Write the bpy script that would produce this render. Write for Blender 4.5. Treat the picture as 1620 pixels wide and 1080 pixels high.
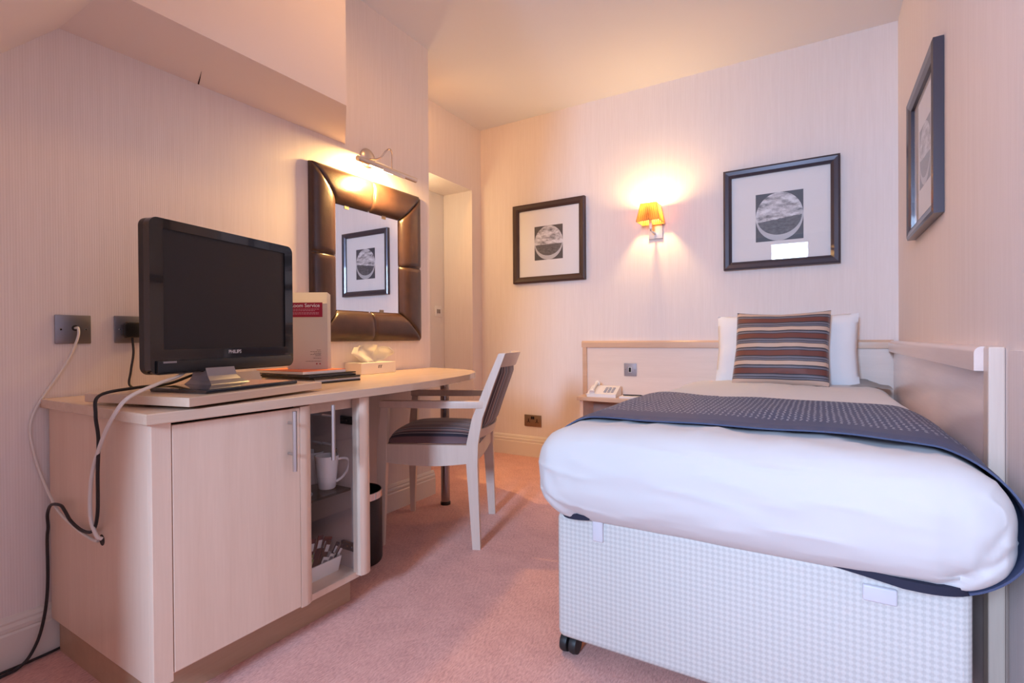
import bpy, bmesh, math, random
from mathutils import Vector, Matrix, noise

for o in list(bpy.data.objects):
    bpy.data.objects.remove(o)
SC = bpy.context.scene
COL = SC.collection
R_ = math.radians
sin, cos, pi = math.sin, math.cos, math.pi

# ------------------------------------------------------------------ camera
YAW, PIT, ROLL, FPX = 0.5444, -0.0065, -0.0069, 803.0
fw = Vector((-sin(YAW) * cos(PIT), cos(YAW) * cos(PIT), sin(PIT)))
rt = Vector((cos(YAW), sin(YAW), 0))
up = rt.cross(fw)
rt2 = rt * cos(ROLL) + up * sin(ROLL)
up2 = up * cos(ROLL) - rt * sin(ROLL)
cam_d = bpy.data.cameras.new('camera')
cam = bpy.data.objects.new('camera', cam_d)
COL.objects.link(cam)
m = Matrix((rt2, up2, -fw)).transposed().to_4x4()
m.translation = Vector((0, 0, 0.9))
cam.matrix_world = m
cam_d.sensor_width = 36
cam_d.lens = FPX / 1620 * 36
cam_d.clip_start = 0.02
SC.camera = cam

# ------------------------------------------------------------------ render look, sky, lights
SC.view_settings.view_transform = 'Standard'
SC.view_settings.look = 'None'
SC.view_settings.exposure = 0.0
SC.view_settings.gamma = 1.0
SC.cycles.use_denoising = True
SC.cycles.max_bounces = 10
SC.cycles.diffuse_bounces = 7
SC.cycles.sample_clamp_indirect = 6.0
SC.cycles.caustics_reflective = False
SC.cycles.caustics_refractive = False

w = bpy.data.worlds.new('sky')
SC.world = w
w.use_nodes = True
bg = w.node_tree.nodes['Background']
bg.inputs['Color'].default_value = (0.58, 0.66, 1.0, 1)
bg.inputs['Strength'].default_value = 0.3


def light(name, kind, loc, energy, color, direction=None, **kw):
    d = bpy.data.lights.new(name, kind)
    d.energy = energy
    d.color = color
    for k, v in kw.items():
        setattr(d, k, v)
    o = bpy.data.objects.new(name, d)
    COL.objects.link(o)
    o.location = loc
    if direction is not None:
        o.rotation_euler = Vector(direction).to_track_quat('-Z', 'Y').to_euler()
    return o


WARM = (1.0, 0.66, 0.36)
# daylight falling in through the dormer window behind the camera, then a cool fill beside it
light('window_daylight', 'AREA', (-0.405, -2.60, 1.98), 182, (0.48, 0.68, 1.0), (0, 1, -0.20),
      shape='RECTANGLE', size=0.51, size_y=0.82)
light('side_fill_light', 'AREA', (-1.62, -2.60, 1.80), 60, (0.66, 0.68, 1.0), (0.40, 1, -0.12),
      shape='RECTANGLE', size=0.40, size_y=1.28)  # added unseen area that cools and brightens the right wall
# added warm fill from overhead, out of view, to warm the left wall
light('warm_fill_spot', 'SPOT', (-0.95, 1.50, 2.50), 15, (1.0, 0.48, 0.12), (-0.15, -0.05, -1), shadow_soft_size=0.10,
      spot_size=R_(165), spot_blend=0.5)
# wall lamp over the bed, picture light over the mirror, lamp out of sight in the door recess
light('wall_lamp_bulb', 'POINT', (-0.93, 3.300, 1.738), 17, (1.0, 0.62, 0.24), shadow_soft_size=0.02)
light('picture_light_bulb', 'AREA', (-1.803, 1.77, 1.7085), 21.0, (1.0, 0.60, 0.20), (-0.62, 0, -0.78),
      shape='RECTANGLE', size=0.012, size_y=0.16)
light('recess_lamp', 'SPOT', (-2.24, 2.31, 2.40), 12, (1.0, 0.46, 0.10), (0.22, 0.72, -0.60), shadow_soft_size=0.06,
      spot_size=R_(150), spot_blend=0.7)
light('passage_lamp', 'POINT', (-2.47, 2.62, 1.85), 4.0, (1.0, 0.76, 0.38), shadow_soft_size=0.06)

# ------------------------------------------------------------------ materials
MATS = {}


def nt(name):
    mt = bpy.data.materials.new(name)
    mt.use_nodes = True
    MATS[name] = mt
    t = mt.node_tree
    return mt, t, t.nodes['Principled BSDF']


def simple(name, col, rough=0.5, metal=0.0, spec=0.5, coat=0.0, emit=None, es=0.0, sheen=0.0):
    mt, t, b = nt(name)
    b.inputs['Base Color'].default_value = (*col, 1)
    b.inputs['Roughness'].default_value = rough
    b.inputs['Metallic'].default_value = metal
    b.inputs['Specular IOR Level'].default_value = spec
    b.inputs['Coat Weight'].default_value = coat
    b.inputs['Coat Roughness'].default_value = 0.03
    b.inputs['Sheen Weight'].default_value = sheen
    if emit:
        b.inputs['Emission Color'].default_value = (*emit, 1)
        b.inputs['Emission Strength'].default_value = es
    return mt


class G:
    """small helper to wire math nodes"""

    def __init__(s, t):
        s.t = t

    def n(s, typ, **kw):
        nd = s.t.nodes.new(typ)
        for k, v in kw.items():
            setattr(nd, k, v)
        return nd

    def link(s, a, b):
        s.t.links.new(a, b)

    def m(s, op, a, b=None, c=None):
        nd = s.n('ShaderNodeMath', operation=op)
        for i, v in enumerate((a, b, c)):
            if v is None:
                continue
            if isinstance(v, (int, float)):
                nd.inputs[i].default_value = v
            else:
                s.link(v, nd.inputs[i])
        return nd.outputs[0]

    def mix(s, fac, a, b):
        nd = s.n('ShaderNodeMix', data_type='RGBA')
        for sock, v in ((nd.inputs[0], fac), (nd.inputs[6], a), (nd.inputs[7], b)):
            if isinstance(v, (int, float)):
                sock.default_value = v
            elif isinstance(v, tuple):
                sock.default_value = (*v, 1)
            else:
                s.link(v, sock)
        return nd.outputs[2]

    def ramp(s, fac, stops, interp='LINEAR'):
        nd = s.n('ShaderNodeValToRGB')
        nd.color_ramp.interpolation = interp
        els = nd.color_ramp.elements
        while len(els) < len(stops):
            els.new(0.5)
        for e, (p, c) in zip(els, stops):
            e.position = p
            e.color = (*c, 1)
        s.link(fac, nd.inputs[0])
        return nd.outputs[0]

    def coord(s, which='Object'):
        tc = s.n('ShaderNodeTexCoord')
        return tc.outputs[which]

    def sep(s, v):
        nd = s.n('ShaderNodeSeparateXYZ')
        s.link(v, nd.inputs[0])
        return nd.outputs

    def noise(s, vec, scale, detail=3, rough=0.5):
        nd = s.n('ShaderNodeTexNoise')
        nd.inputs['Scale'].default_value = scale
        nd.inputs['Detail'].default_value = detail
        nd.inputs['Roughness'].default_value = rough
        s.link(vec, nd.inputs['Vector'])
        return nd.outputs['Fac']

    def mapping(s, vec, scale=(1, 1, 1), loc=(0, 0, 0), rot=(0, 0, 0)):
        nd = s.n('ShaderNodeMapping')
        nd.inputs['Scale'].default_value = scale
        nd.inputs['Location'].default_value = loc
        nd.inputs['Rotation'].default_value = rot
        s.link(vec, nd.inputs['Vector'])
        return nd.outputs[0]

    def bump(s, h, strength, dist, bsdf):
        nd = s.n('ShaderNodeBump')
        nd.inputs['Strength'].default_value = strength
        nd.inputs['Distance'].default_value = dist
        s.link(h, nd.inputs['Height'])
        s.link(nd.outputs[0], bsdf.inputs['Normal'])


def wallpaper(name, c1, c2):
    mt, t, b = nt(name)
    g = G(t)
    co = g.coord()
    x, y, z = g.sep(co)
    s = g.m('ADD', x, y)
    rib = g.m('SINE', g.m('MULTIPLY', s, 2 * pi / 0.0062))
    n1 = g.noise(g.mapping(co, (160, 160, 6)), 1.0, 3)
    n2 = g.noise(g.mapping(co, (40, 40, 1.2)), 1.0, 2)
    f = g.m('ADD', g.m('MULTIPLY', rib, 0.14), g.m('ADD', g.m('MULTIPLY', n1, 0.6), g.m('MULTIPLY', n2, 0.4)))
    g.link(g.ramp(f, [(0.25, c2), (0.75, c1)]), b.inputs['Base Color'])
    b.inputs['Roughness'].default_value = 0.72
    b.inputs['Specular IOR Level'].default_value = 0.25
    g.bump(f, 0.25, 0.0015, b)
    return mt


def wood(name, c1, c2, rough=0.32, axis=2, coat=0.15):
    mt, t, b = nt(name)
    g = G(t)
    co = g.coord()
    sc = [26, 26, 26]
    sc[axis] = 1.6
    n1 = g.noise(g.mapping(co, tuple(sc)), 1.0, 5, 0.55)
    sc2 = [170, 170, 170]
    sc2[axis] = 9
    n2 = g.noise(g.mapping(co, tuple(sc2)), 1.0, 2)
    f = g.m('ADD', g.m('MULTIPLY', n1, 0.7), g.m('MULTIPLY', n2, 0.3))
    g.link(g.ramp(f, [(0.32, c2), (0.68, c1)]), b.inputs['Base Color'])
    b.inputs['Roughness'].default_value = rough
    b.inputs['Coat Weight'].default_value = coat
    b.inputs['Coat Roughness'].default_value = 0.25
    return mt


M_paper = wallpaper('wallpaper_cream', (0.84, 0.765, 0.735), (0.77, 0.69, 0.655))
M_plaster = simple('plaster_paint', (0.81, 0.73, 0.69), 0.8, spec=0.2)
M_ceil = simple('ceiling_paint', (0.74, 0.75, 0.80), 0.8, spec=0.2)
M_white = simple('white_gloss_paint', (0.78, 0.74, 0.70), 0.35)
M_trim = simple('skirting_paint', (0.76, 0.70, 0.64), 0.35)
M_wood = wood('beech_veneer', (0.80, 0.61, 0.48), (0.73, 0.535, 0.41))
M_woodtop = wood('beech_top', (0.70, 0.52, 0.39), (0.62, 0.45, 0.33), 0.25, axis=1, coat=0.3)
M_woodx = wood('beech_rail', (0.68, 0.47, 0.34), (0.60, 0.40, 0.28), 0.28, axis=0, coat=0.3)
M_woody = wood('beech_rail_long', (0.84, 0.68, 0.60), (0.78, 0.62, 0.55), 0.28, axis=1, coat=0.3)
M_panel = wood('headboard_veneer', (0.86, 0.73, 0.65), (0.80, 0.67, 0.59), 0.3, axis=0, coat=0.3)
M_panely = wood('headboard_veneer_long', (0.88, 0.74, 0.70), (0.82, 0.68, 0.64), 0.22, axis=1, coat=0.4)
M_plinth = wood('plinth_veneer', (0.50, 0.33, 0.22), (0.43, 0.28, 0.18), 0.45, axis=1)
M_chairwood = wood('limed_beech', (0.74, 0.60, 0.50), (0.66, 0.52, 0.43), 0.35)
M_darkin = simple('brown_cabinet_back', (0.13, 0.075, 0.055), 0.5)
M_daylitin = simple('daylit_cabinet_lining', (0.55, 0.46, 0.43), 0.5)  # inner wall with the grey of daylight put into its base colour
M_steel = simple('brushed_steel', (0.62, 0.60, 0.60), 0.32, 1.0)
M_pewter = simple('pewter_plate', (0.30, 0.28, 0.30), 0.42, 1.0)
M_bronze = simple('antique_brass_plate', (0.36, 0.27, 0.18), 0.40, 1.0)
M_nickel = simple('satin_nickel', (0.70, 0.60, 0.52), 0.28, 1.0)
M_chrome = simple('chrome', (0.80, 0.80, 0.80), 0.08, 1.0)
M_darkmetal = simple('dark_polished_metal', (0.36, 0.33, 0.34), 0.22, 1.0)
M_black = simple('black_plastic', (0.012, 0.012, 0.013), 0.35)
M_blackgloss = simple('black_gloss_plastic', (0.008, 0.008, 0.010), 0.10, coat=0.6)
M_screen = simple('lcd_screen', (0.016, 0.014, 0.016), 0.45, spec=0.35)
M_greyplastic = simple('silver_grey_plastic', (0.30, 0.28, 0.30), 0.35, 0.3)
M_whiteplastic = simple('white_plastic', (0.80, 0.79, 0.77), 0.35)
M_cream = simple('cream_plastic', (0.80, 0.77, 0.76), 0.4)
M_cable_w = simple('white_cable', (0.74, 0.70, 0.66), 0.5)
M_cable_b = simple('black_cable', (0.018, 0.014, 0.015), 0.5)
M_ceramic = simple('white_ceramic', (0.82, 0.82, 0.83), 0.15, coat=0.4)
M_paperw = simple('white_paper', (0.80, 0.78, 0.78), 0.6)
M_tissue = simple('tissue_paper', (0.84, 0.82, 0.81), 0.9, spec=0.1)
M_card = simple('white_card', (0.78, 0.73, 0.68), 0.5)
M_red = simple('crimson_ink', (0.36, 0.012, 0.045), 0.5)
M_orange = simple('orange_cover', (0.75, 0.20, 0.08), 0.5)
M_ink = simple('grey_ink', (0.22, 0.20, 0.22), 0.6)
M_whiteink = simple('white_ink', (0.85, 0.80, 0.80), 0.6)
M_pinkink = simple('pale_ink', (0.62, 0.30, 0.35), 0.6)
M_framebrown = simple('dark_brown_frame', (0.045, 0.017, 0.015), 0.5, coat=0.05)
M_framegrey = simple('dark_pewter_frame', (0.055, 0.045, 0.060), 0.30, 0.35, coat=0.3)
M_mat = simple('white_mount_board', (0.80, 0.78, 0.78), 0.7)
M_mirror = simple('mirror_silver', (0.93, 0.93, 0.94), 0.0, 1.0)
M_sheet = simple('white_cotton', (0.68, 0.67, 0.66), 0.85, spec=0.15, sheen=0.1)
M_pillow = simple('white_pillow_cotton', (0.83, 0.84, 0.86), 0.85, spec=0.15)
M_lining = simple('navy_lining', (0.030, 0.032, 0.055), 0.8, spec=0.2)
M_glow = simple('lit_bulb_glass', (1, 0.9, 0.7), 0.4, emit=(1.0, 0.80, 0.50), es=18)
M_rubber = simple('black_rubber', (0.015, 0.015, 0.016), 0.5)
M_dark = simple('dark_slot', (0.01, 0.009, 0.009), 0.6)
M_crack = simple('dark_crack', (0.03, 0.012, 0.012), 0.9)


def make_carpet():
    mt, t, b = nt('carpet_pile')
    g = G(t)
    co = g.coord()
    n1 = g.noise(g.mapping(co, (230, 60, 230), rot=(0, 0, 0.5)), 1.0, 3, 0.7)
    n2 = g.noise(co, 9.0, 3, 0.6)
    f = g.m('ADD', g.m('MULTIPLY', n1, 0.75), g.m('MULTIPLY', n2, 0.25))
    g.link(g.ramp(f, [(0.30, (0.46, 0.235, 0.20)), (0.5, (0.68, 0.37, 0.32)), (0.72, (0.86, 0.52, 0.45))]),
           b.inputs['Base Color'])
    b.inputs['Roughness'].default_value = 0.95
    b.inputs['Specular IOR Level'].default_value = 0.1
    b.inputs['Sheen Weight'].default_value = 0.15
    g.bump(f, 0.5, 0.006, b)
    return mt


def make_leather():
    mt, t, b = nt('brown_leather')
    g = G(t)
    co = g.coord()
    n1 = g.noise(co, 160, 3, 0.6)
    n2 = g.noise(co, 14, 2, 0.5)
    g.link(g.ramp(n2, [(0.3, (0.042, 0.020, 0.015)), (0.7, (0.064, 0.031, 0.022))]), b.inputs['Base Color'])
    b.inputs['Roughness'].default_value = 0.30
    b.inputs['Specular IOR Level'].default_value = 0.6
    g.bump(g.m('ADD', n1, g.m('MULTIPLY', n2, 1.5)), 0.25, 0.002, b)
    return mt


def make_weave():
    mt, t, b = nt('divan_damask')
    g = G(t)
    co = g.coord()
    x, y, z = g.sep(co)
    s = g.m('ADD', x, y)
    k = 2 * pi / 0.0185
    a = g.m('SINE', g.m('MULTIPLY', g.m('ADD', s, z), k * 0.72))
    c = g.m('SINE', g.m('MULTIPLY', g.m('SUBTRACT', s, z), k * 0.72))
    f = g.m('MULTIPLY', a, c)
    f = g.m('ADD', g.m('MULTIPLY', f, 0.5), 0.5)
    th = g.m('SINE', g.m('MULTIPLY', s, 2 * pi / 0.003))
    f2 = g.m('ADD', f, g.m('MULTIPLY', th, 0.08))
    g.link(g.ramp(f2, [(0.3, (0.55, 0.545, 0.515)), (0.70, (0.66, 0.655, 0.62))]), b.inputs['Base Color'])
    b.inputs['Roughness'].default_value = 0.6
    g.bump(f2, 0.35, 0.0016, b)
    return mt


def make_stripes(name, seq, period, axis_out, coord='UV', rough=0.55, dark=(0.03, 0.028, 0.04)):
    """hard stripes: seq is [(start, colour)] over one period"""
    mt, t, b = nt(name)
    g = G(t)
    co = g.coord(coord)
    v = g.sep(co)[axis_out]
    f = g.m('FRACT', g.m('DIVIDE', v, period))
    g.link(g.ramp(f, seq, 'CONSTANT'), b.inputs['Base Color'])
    b.inputs['Roughness'].default_value = rough
    b.inputs['Sheen Weight'].default_value = 0.2
    n1 = g.noise(g.coord('Object'), 500, 2)
    g.bump(n1, 0.2, 0.001, b)
    return mt


def make_runner():
    mt, t, b = nt('stitched_navy_cloth')
    g = G(t)
    u, v, _ = g.sep(g.coord('UV'))      # metres: u across, v along the bed (0 = edge nearest the foot)
    col = g.m('FLOOR', g.m('DIVIDE', u, 0.015))
    fu = g.m('FRACT', g.m('DIVIDE', u, 0.015))
    wob = g.m('MULTIPLY', g.m('SINE', g.m('MULTIPLY', v, 150)), 0.12)
    l1 = g.m('LESS_THAN', g.m('ABSOLUTE', g.m('SUBTRACT', g.m('ADD', fu, wob), 0.5)), 0.17)
    fv = g.m('FRACT', g.m('ADD', g.m('DIVIDE', v, 0.034), g.m('MULTIPLY', col, 0.37)))
    l2 = g.m('LESS_THAN', fv, 0.70)
    l3 = g.m('GREATER_THAN', v, 0.125)
    l4 = g.m('LESS_THAN', v, 0.70)
    msk = g.m('MULTIPLY', g.m('MULTIPLY', l1, l2), g.m('MULTIPLY', l3, l4))
    g.link(g.mix(msk, (0.068, 0.086, 0.160), (0.30, 0.33, 0.41)), b.inputs['Base Color'])
    b.inputs['Roughness'].default_value = 0.55
    b.inputs['Specular IOR Level'].default_value = 0.3
    g.bump(g.m('SUBTRACT', 1.0, msk), 0.4, 0.002, b)
    return mt


def make_photo(name, seed, tilt):
    """round black and white fisheye view: pale sky above, dark water below, on a dark square"""
    mt, t, b = nt(name)
    g = G(t)
    u, v, _ = g.sep(g.coord('UV'))
    du = g.m('SUBTRACT', u, 0.5)
    dv = g.m('SUBTRACT', v, 0.5)
    r = g.m('SQRT', g.m('ADD', g.m('MULTIPLY', du, du), g.m('MULTIPLY', dv, dv)))
    co = g.mapping(g.coord('UV'), (2.2, 5, 1), (seed, seed * 0.7, 0))
    n1 = g.noise(co, 1.6, 6, 0.65)
    n2 = g.noise(g.mapping(g.coord('UV'), (9, 22, 1), (seed * 2, 0, 0)), 1.0, 5, 0.7)
    sky = g.ramp(n1, [(0.36, (0.16, 0.15, 0.16)), (0.50, (0.52, 0.50, 0.52)), (0.62, (0.76, 0.75, 0.77))])
    water = g.ramp(n2, [(0.3, (0.045, 0.04, 0.045)), (0.7, (0.17, 0.16, 0.175))])
    line = g.m('ADD', g.m('MULTIPLY', n2, 0.06), g.m('MULTIPLY', du, tilt))
    below = g.m('LESS_THAN', g.m('SUBTRACT', v, line), 0.42)
    arc = g.m('LESS_THAN', g.m('ADD', g.m('MULTIPLY', g.m('MULTIPLY', du, du), 0.75),
                               g.m('MULTIPLY', g.m('POWER', g.m('SUBTRACT', v, 0.50), 2.0), 1.15)), 0.165)
    inn = g.mix(below, sky, g.mix(arc, (0.50, 0.49, 0.51), water))
    out = g.m('LESS_THAN', r, 0.5)
    g.link(g.mix(out, (0.06, 0.055, 0.065), inn), b.inputs['Base Color'])
    b.inputs['Roughness'].default_value = 0.5
    return mt


def make_glass(name, tint=(1, 1, 1), fac=0.06, rough=0.0):
    mt = bpy.data.materials.new(name)
    mt.use_nodes = True
    t = mt.node_tree
    t.nodes.remove(t.nodes['Principled BSDF'])
    g = G(t)
    tr = g.n('ShaderNodeBsdfTransparent')
    tr.inputs[0].default_value = (*tint, 1)
    gl = g.n('ShaderNodeBsdfGlossy')
    gl.inputs['Roughness'].default_value = rough
    lw = g.n('ShaderNodeLayerWeight')
    lw.inputs[0].default_value = 0.5
    mx = g.n('ShaderNodeMixShader')
    g.link(g.m('ADD', g.m('MULTIPLY', g.m('POWER', lw.outputs['Facing'], 5.0), 0.9), 0.04), mx.inputs[0])
    g.link(tr.outputs[0], mx.inputs[1])
    g.link(gl.outputs[0], mx.inputs[2])
    g.link(mx.outputs[0], t.nodes['Material Output'].inputs[0])
    return mt


def make_shade():
    mt, t, b = nt('pleated_amber_fabric')
    g = G(t)
    x, y, z = g.sep(g.coord())
    s = g.m('SINE', g.m('MULTIPLY', g.m('ADD', x, y), 2 * pi / 0.013))
    g.link(g.ramp(g.m('ADD', g.m('MULTIPLY', s, 0.5), 0.5), [(0.1, (0.42, 0.16, 0.03)), (0.7, (0.72, 0.36, 0.09))]),
           b.inputs['Base Color'])
    b.inputs['Roughness'].default_value = 0.8
    g.bump(s, 0.5, 0.002, b)
    tl = g.n('ShaderNodeBsdfTranslucent')
    tl.inputs[0].default_value = (0.62, 0.27, 0.06, 1)
    mx = g.n('ShaderNodeMixShader')
    mx.inputs[0].default_value = 0.24
    g.link(b.outputs[0], mx.inputs[1])
    g.link(tl.outputs[0], mx.inputs[2])
    g.link(mx.outputs[0], t.nodes['Material Output'].inputs[0])
    return mt


M_carpet = make_carpet()
M_leather = make_leather()
M_weave = make_weave()
M_runner = make_runner()
M_glass = make_glass('clear_glass')
M_smoke = make_glass('smoked_glass', (0.55, 0.50, 0.52))
M_shade = make_shade()
M_photo = [make_photo('round_photo_print', 1.3, 0.0), make_photo('round_photo_print_two', 4.1, 0.10),
           make_photo('round_photo_print_three', 7.7, -0.05)]
BR, DK, GY, CR = (0.150, 0.042, 0.032), (0.022, 0.020, 0.034), (0.17, 0.17, 0.21), (0.58, 0.42, 0.33)
M_cush = make_stripes('striped_velvet', [(0.0, BR), (0.27, DK), (0.31, GY), (0.40, DK), (0.45, GY), (0.46, DK), (0.475, CR),
                                         (0.69, DK), (0.73, GY), (0.80, DK), (0.84, GY), (0.94, DK)], 0.098, 1)
M_seat = make_stripes('striped_seat_cloth', [(0.0, (0.16, 0.08, 0.085)), (0.16, DK), (0.28, (0.36, 0.30, 0.29)), (0.33, DK),
                                             (0.44, (0.20, 0.11, 0.115)), (0.60, (0.50, 0.42, 0.39)), (0.66, DK),
                                             (0.76, (0.14, 0.14, 0.19)), (0.90, (0.44, 0.36, 0.34)), (0.95, DK)], 0.085, 0)

# ------------------------------------------------------------------ mesh helpers
ROOT = {}


def bm_new():
    return bmesh.new()


def box(bm, x0, x1, y0, y1, z0, z1, bev=0.0, seg=2):
    vs = [bm.verts.new((x, y, z)) for x in (x0, x1) for y in (y0, y1) for z in (z0, z1)]
    f = [(0, 1, 3, 2), (4, 6, 7, 5), (0, 4, 5, 1), (2, 3, 7, 6), (0, 2, 6, 4), (1, 5, 7, 3)]
    fs = [bm.faces.new([vs[i] for i in q]) for q in f]
    if bev > 0:
        es = set(e for fc in fs for e in fc.edges)
        bmesh.ops.bevel(bm, geom=list(es), offset=bev, segments=seg, profile=0.5, affect='EDGES')
    return bm


def prism(bm, pts, z0, z1, bev=0.0, axis='Z'):
    def P(a, b, c):
        return {'Z': (a, b, c), 'X': (c, a, b), 'Y': (a, c, b)}[axis]
    lo = [bm.verts.new(P(a, b, z0)) for a, b in pts]
    hi = [bm.verts.new(P(a, b, z1)) for a, b in pts]
    n = len(pts)
    fs = [bm.faces.new(lo[::-1]), bm.faces.new(hi)]
    for i in range(n):
        fs.append(bm.faces.new((lo[i], lo[(i + 1) % n], hi[(i + 1) % n], hi[i])))
    if bev > 0:
        es = list(fs[0].edges) + list(fs[1].edges)
        bmesh.ops.bevel(bm, geom=es, offset=bev, segments=2, profile=0.5, affect='EDGES')
    bmesh.ops.recalc_face_normals(bm, faces=bm.faces[:])
    return bm


def smooth_path(pts, n=8):
    """Catmull-Rom through the points"""
    P = [Vector(p) for p in pts]
    out = []
    for i in range(len(P) - 1):
        a = P[i - 1] if i else P[0] * 2 - P[1]
        b, c = P[i], P[i + 1]
        d = P[i + 2] if i + 2 < len(P) else c * 2 - b
        for k in range(n):
            t = k / n
            out.append(0.5 * ((2 * b) + (c - a) * t + (2 * a - 5 * b + 4 * c - d) * t * t + (3 * b - a - 3 * c + d) * t ** 3))
    out.append(P[-1])
    return out


def tube(bm, pts, r, seg=10, cap=True):
    pts = [Vector(p) for p in pts]
    rs = r if isinstance(r, (list, tuple)) else [r] * len(pts)
    rings = []
    prev = None
    for i, p in enumerate(pts):
        d = (pts[min(i + 1, len(pts) - 1)] - pts[max(i - 1, 0)]).normalized()
        if prev is None:
            a = Vector((0, 0, 1)) if abs(d.z) < 0.9 else Vector((1, 0, 0))
            prev = a - d * a.dot(d)
        prev = (prev - d * prev.dot(d)).normalized()
        b = d.cross(prev)
        rings.append([bm.verts.new(p + (prev * cos(2 * pi * k / seg) + b * sin(2 * pi * k / seg)) * rs[i]) for k in range(seg)])
    for i in range(len(rings) - 1):
        for k in range(seg):
            bm.faces.new((rings[i][k], rings[i][(k + 1) % seg], rings[i + 1][(k + 1) % seg], rings[i + 1][k]))
    if cap:
        bm.faces.new(rings[0][::-1])
        bm.faces.new(rings[-1])
    bmesh.ops.recalc_face_normals(bm, faces=bm.faces[:])
    return bm


def lathe(bm, prof, c=(0, 0, 0), seg=32, axis='Z', close=False):
    rings = []
    for r, h in prof:
        ring = []
        for k in range(seg):
            a = 2 * pi * k / seg
            if axis == 'Z':
                p = (c[0] + r * cos(a), c[1] + r * sin(a), c[2] + h)
            elif axis == 'X':
                p = (c[0] + h, c[1] + r * cos(a), c[2] + r * sin(a))
            else:
                p = (c[0] + r * cos(a), c[1] + h, c[2] + r * sin(a))
            ring.append(bm.verts.new(p))
        rings.append(ring)
    n = len(rings)
    for i in range(n - 1 if not close else n):
        A, B = rings[i], rings[(i + 1) % n]
        for k in range(seg):
            bm.faces.new((A[k], A[(k + 1) % seg], B[(k + 1) % seg], B[k]))
    if not close:
        bm.faces.new(rings[0][::-1])
        bm.faces.new(rings[-1])
    bmesh.ops.remove_doubles(bm, verts=bm.verts[:], dist=1e-6)
    bmesh.ops.recalc_face_normals(bm, faces=bm.faces[:])
    return bm


def grid(bm, nu, nv, fn, uvfn=None, loop_u=False):
    """quad grid from fn(i, j); uvfn(i, j) -> (u, v)"""
    V = [[bm.verts.new(fn(i, j)) for j in range(nv)] for i in range(nu)]
    uvl = bm.loops.layers.uv.verify() if uvfn else None
    for i in range(nu if loop_u else nu - 1):
        for j in range(nv - 1):
            ids = [(i, j), ((i + 1) % nu, j), ((i + 1) % nu, j + 1), (i, j + 1)]
            f = bm.faces.new([V[a][b] for a, b in ids])
            if uvl:
                for lp, q in zip(f.loops, ids):
                    lp[uvl].uv = uvfn(*q)
    return V


def obj(name, bm, mat, parent=None, smooth=False, world=True, label=None, angle=35):
    """link bm as ONE mesh object; geometry in world coordinates is moved into the frame of its thing"""
    me = bpy.data.meshes.new(name)
    inv = None
    if parent is not None and world:
        inv = ROOT[parent.name].inverted()
    if inv is not None:
        bmesh.ops.transform(bm, matrix=inv, verts=bm.verts[:])
    bm.to_mesh(me)
    bm.free()
    if mat:
        me.materials.append(mat)
    o = bpy.data.objects.new(name, me)
    COL.objects.link(o)
    if smooth:
        for p in me.polygons:
            p.use_smooth = True
        try:
            me.set_sharp_from_angle(angle=R_(angle))
        except Exception:
            pass
    if parent is not None:
        o.parent = parent
        ROOT[o.name] = ROOT[parent.name]
    else:
        ROOT[o.name] = Matrix.Identity(4)
    if label:
        o['label'] = label
    return o


def thing(name, label, cat, loc=(0, 0, 0), rz=0.0, group=None):
    o = bpy.data.objects.new(name, None)
    COL.objects.link(o)
    o.location = loc
    o.rotation_euler = (0, 0, rz)
    o.empty_display_size = 0.05
    ROOT[o.name] = Matrix.Translation(Vector(loc)) @ Matrix.Rotation(rz, 4, 'Z')
    return tag(o, label, cat, group)


def tag(o, label, cat, group=None, kind=None):
    o['label'] = label
    o['category'] = cat
    if group:
        o['group'] = group
    if kind:
        o['kind'] = kind
    return o


def struct(name, bm, mat, smooth=False, parent=None):
    o = obj(name, bm, mat, parent, smooth)
    if parent is None:
        o['kind'] = 'structure'
    return o


def origin(o, p):
    """move a single-mesh object's origin to p without moving its shape"""
    p = Vector(p)
    o.data.transform(Matrix.Translation(-p))
    o.location = p
    ROOT[o.name] = Matrix.Translation(p)
    return o


def text(name, body, size, mat, M, parent, align='CENTER', extrude=0.0003, offset=0.0):
    c = bpy.data.curves.new(name, 'FONT')
    c.body = body
    c.size = size
    c.align_x = align
    c.align_y = 'CENTER'
    c.extrude = extrude
    c.offset = offset
    tmp = bpy.data.objects.new(name + '_outline', c)
    me = bpy.data.meshes.new_from_object(tmp)
    bpy.data.objects.remove(tmp)
    me.materials.clear()
    me.materials.append(mat)
    o = bpy.data.objects.new(name, me)
    COL.objects.link(o)
    o.parent = parent
    o.matrix_local = ROOT[parent.name].inverted() @ M
    return o


def frame_matrix(origin_, xdir, ydir):
    x = Vector(xdir).normalized()
    y = Vector(ydir).normalized()
    z = x.cross(y)
    mm = Matrix((x, y, z)).transposed().to_4x4()
    mm.translation = Vector(origin_)
    return mm


# ------------------------------------------------------------------ the room
XL, XR, YF, XB, CH, Y1 = -1.927, 0.361, 3.376, -2.327, 2.568, 2.267
YB = -1.0
struct('floor', box(bm_new(), -2.75, 0.47, -1.1, 3.5, -0.1, 0), M_carpet)
struct('ceiling', box(bm_new(), -2.75, 0.47, -1.1, 3.5, CH, CH + 0.1), M_ceil)
struct('wall_far', box(bm_new(), -2.75, 0.47, YF, YF + 0.1, 0, CH), M_paper)
struct('wall_right', box(bm_new(), XR, XR + 0.1, -1.1, YF, 0, CH), M_paper)
struct('wall_left', box(bm_new(), -2.43, XL, -1.1, Y1, 0, CH), M_paper)
bm = bm_new()
box(bm, -2.61, XB, Y1, YF, 2.06, CH)
box(bm, -2.61, XB, 3.25, YF, 0, 2.06)
box(bm, -2.61, XB, Y1, 2.45, 0, 2.06)
struct('wall_recess', bm, M_paper)
struct('door_1', box(bm_new(), -2.66, -2.612, 2.40, 3.37, 0, 2.12), M_white)
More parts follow.
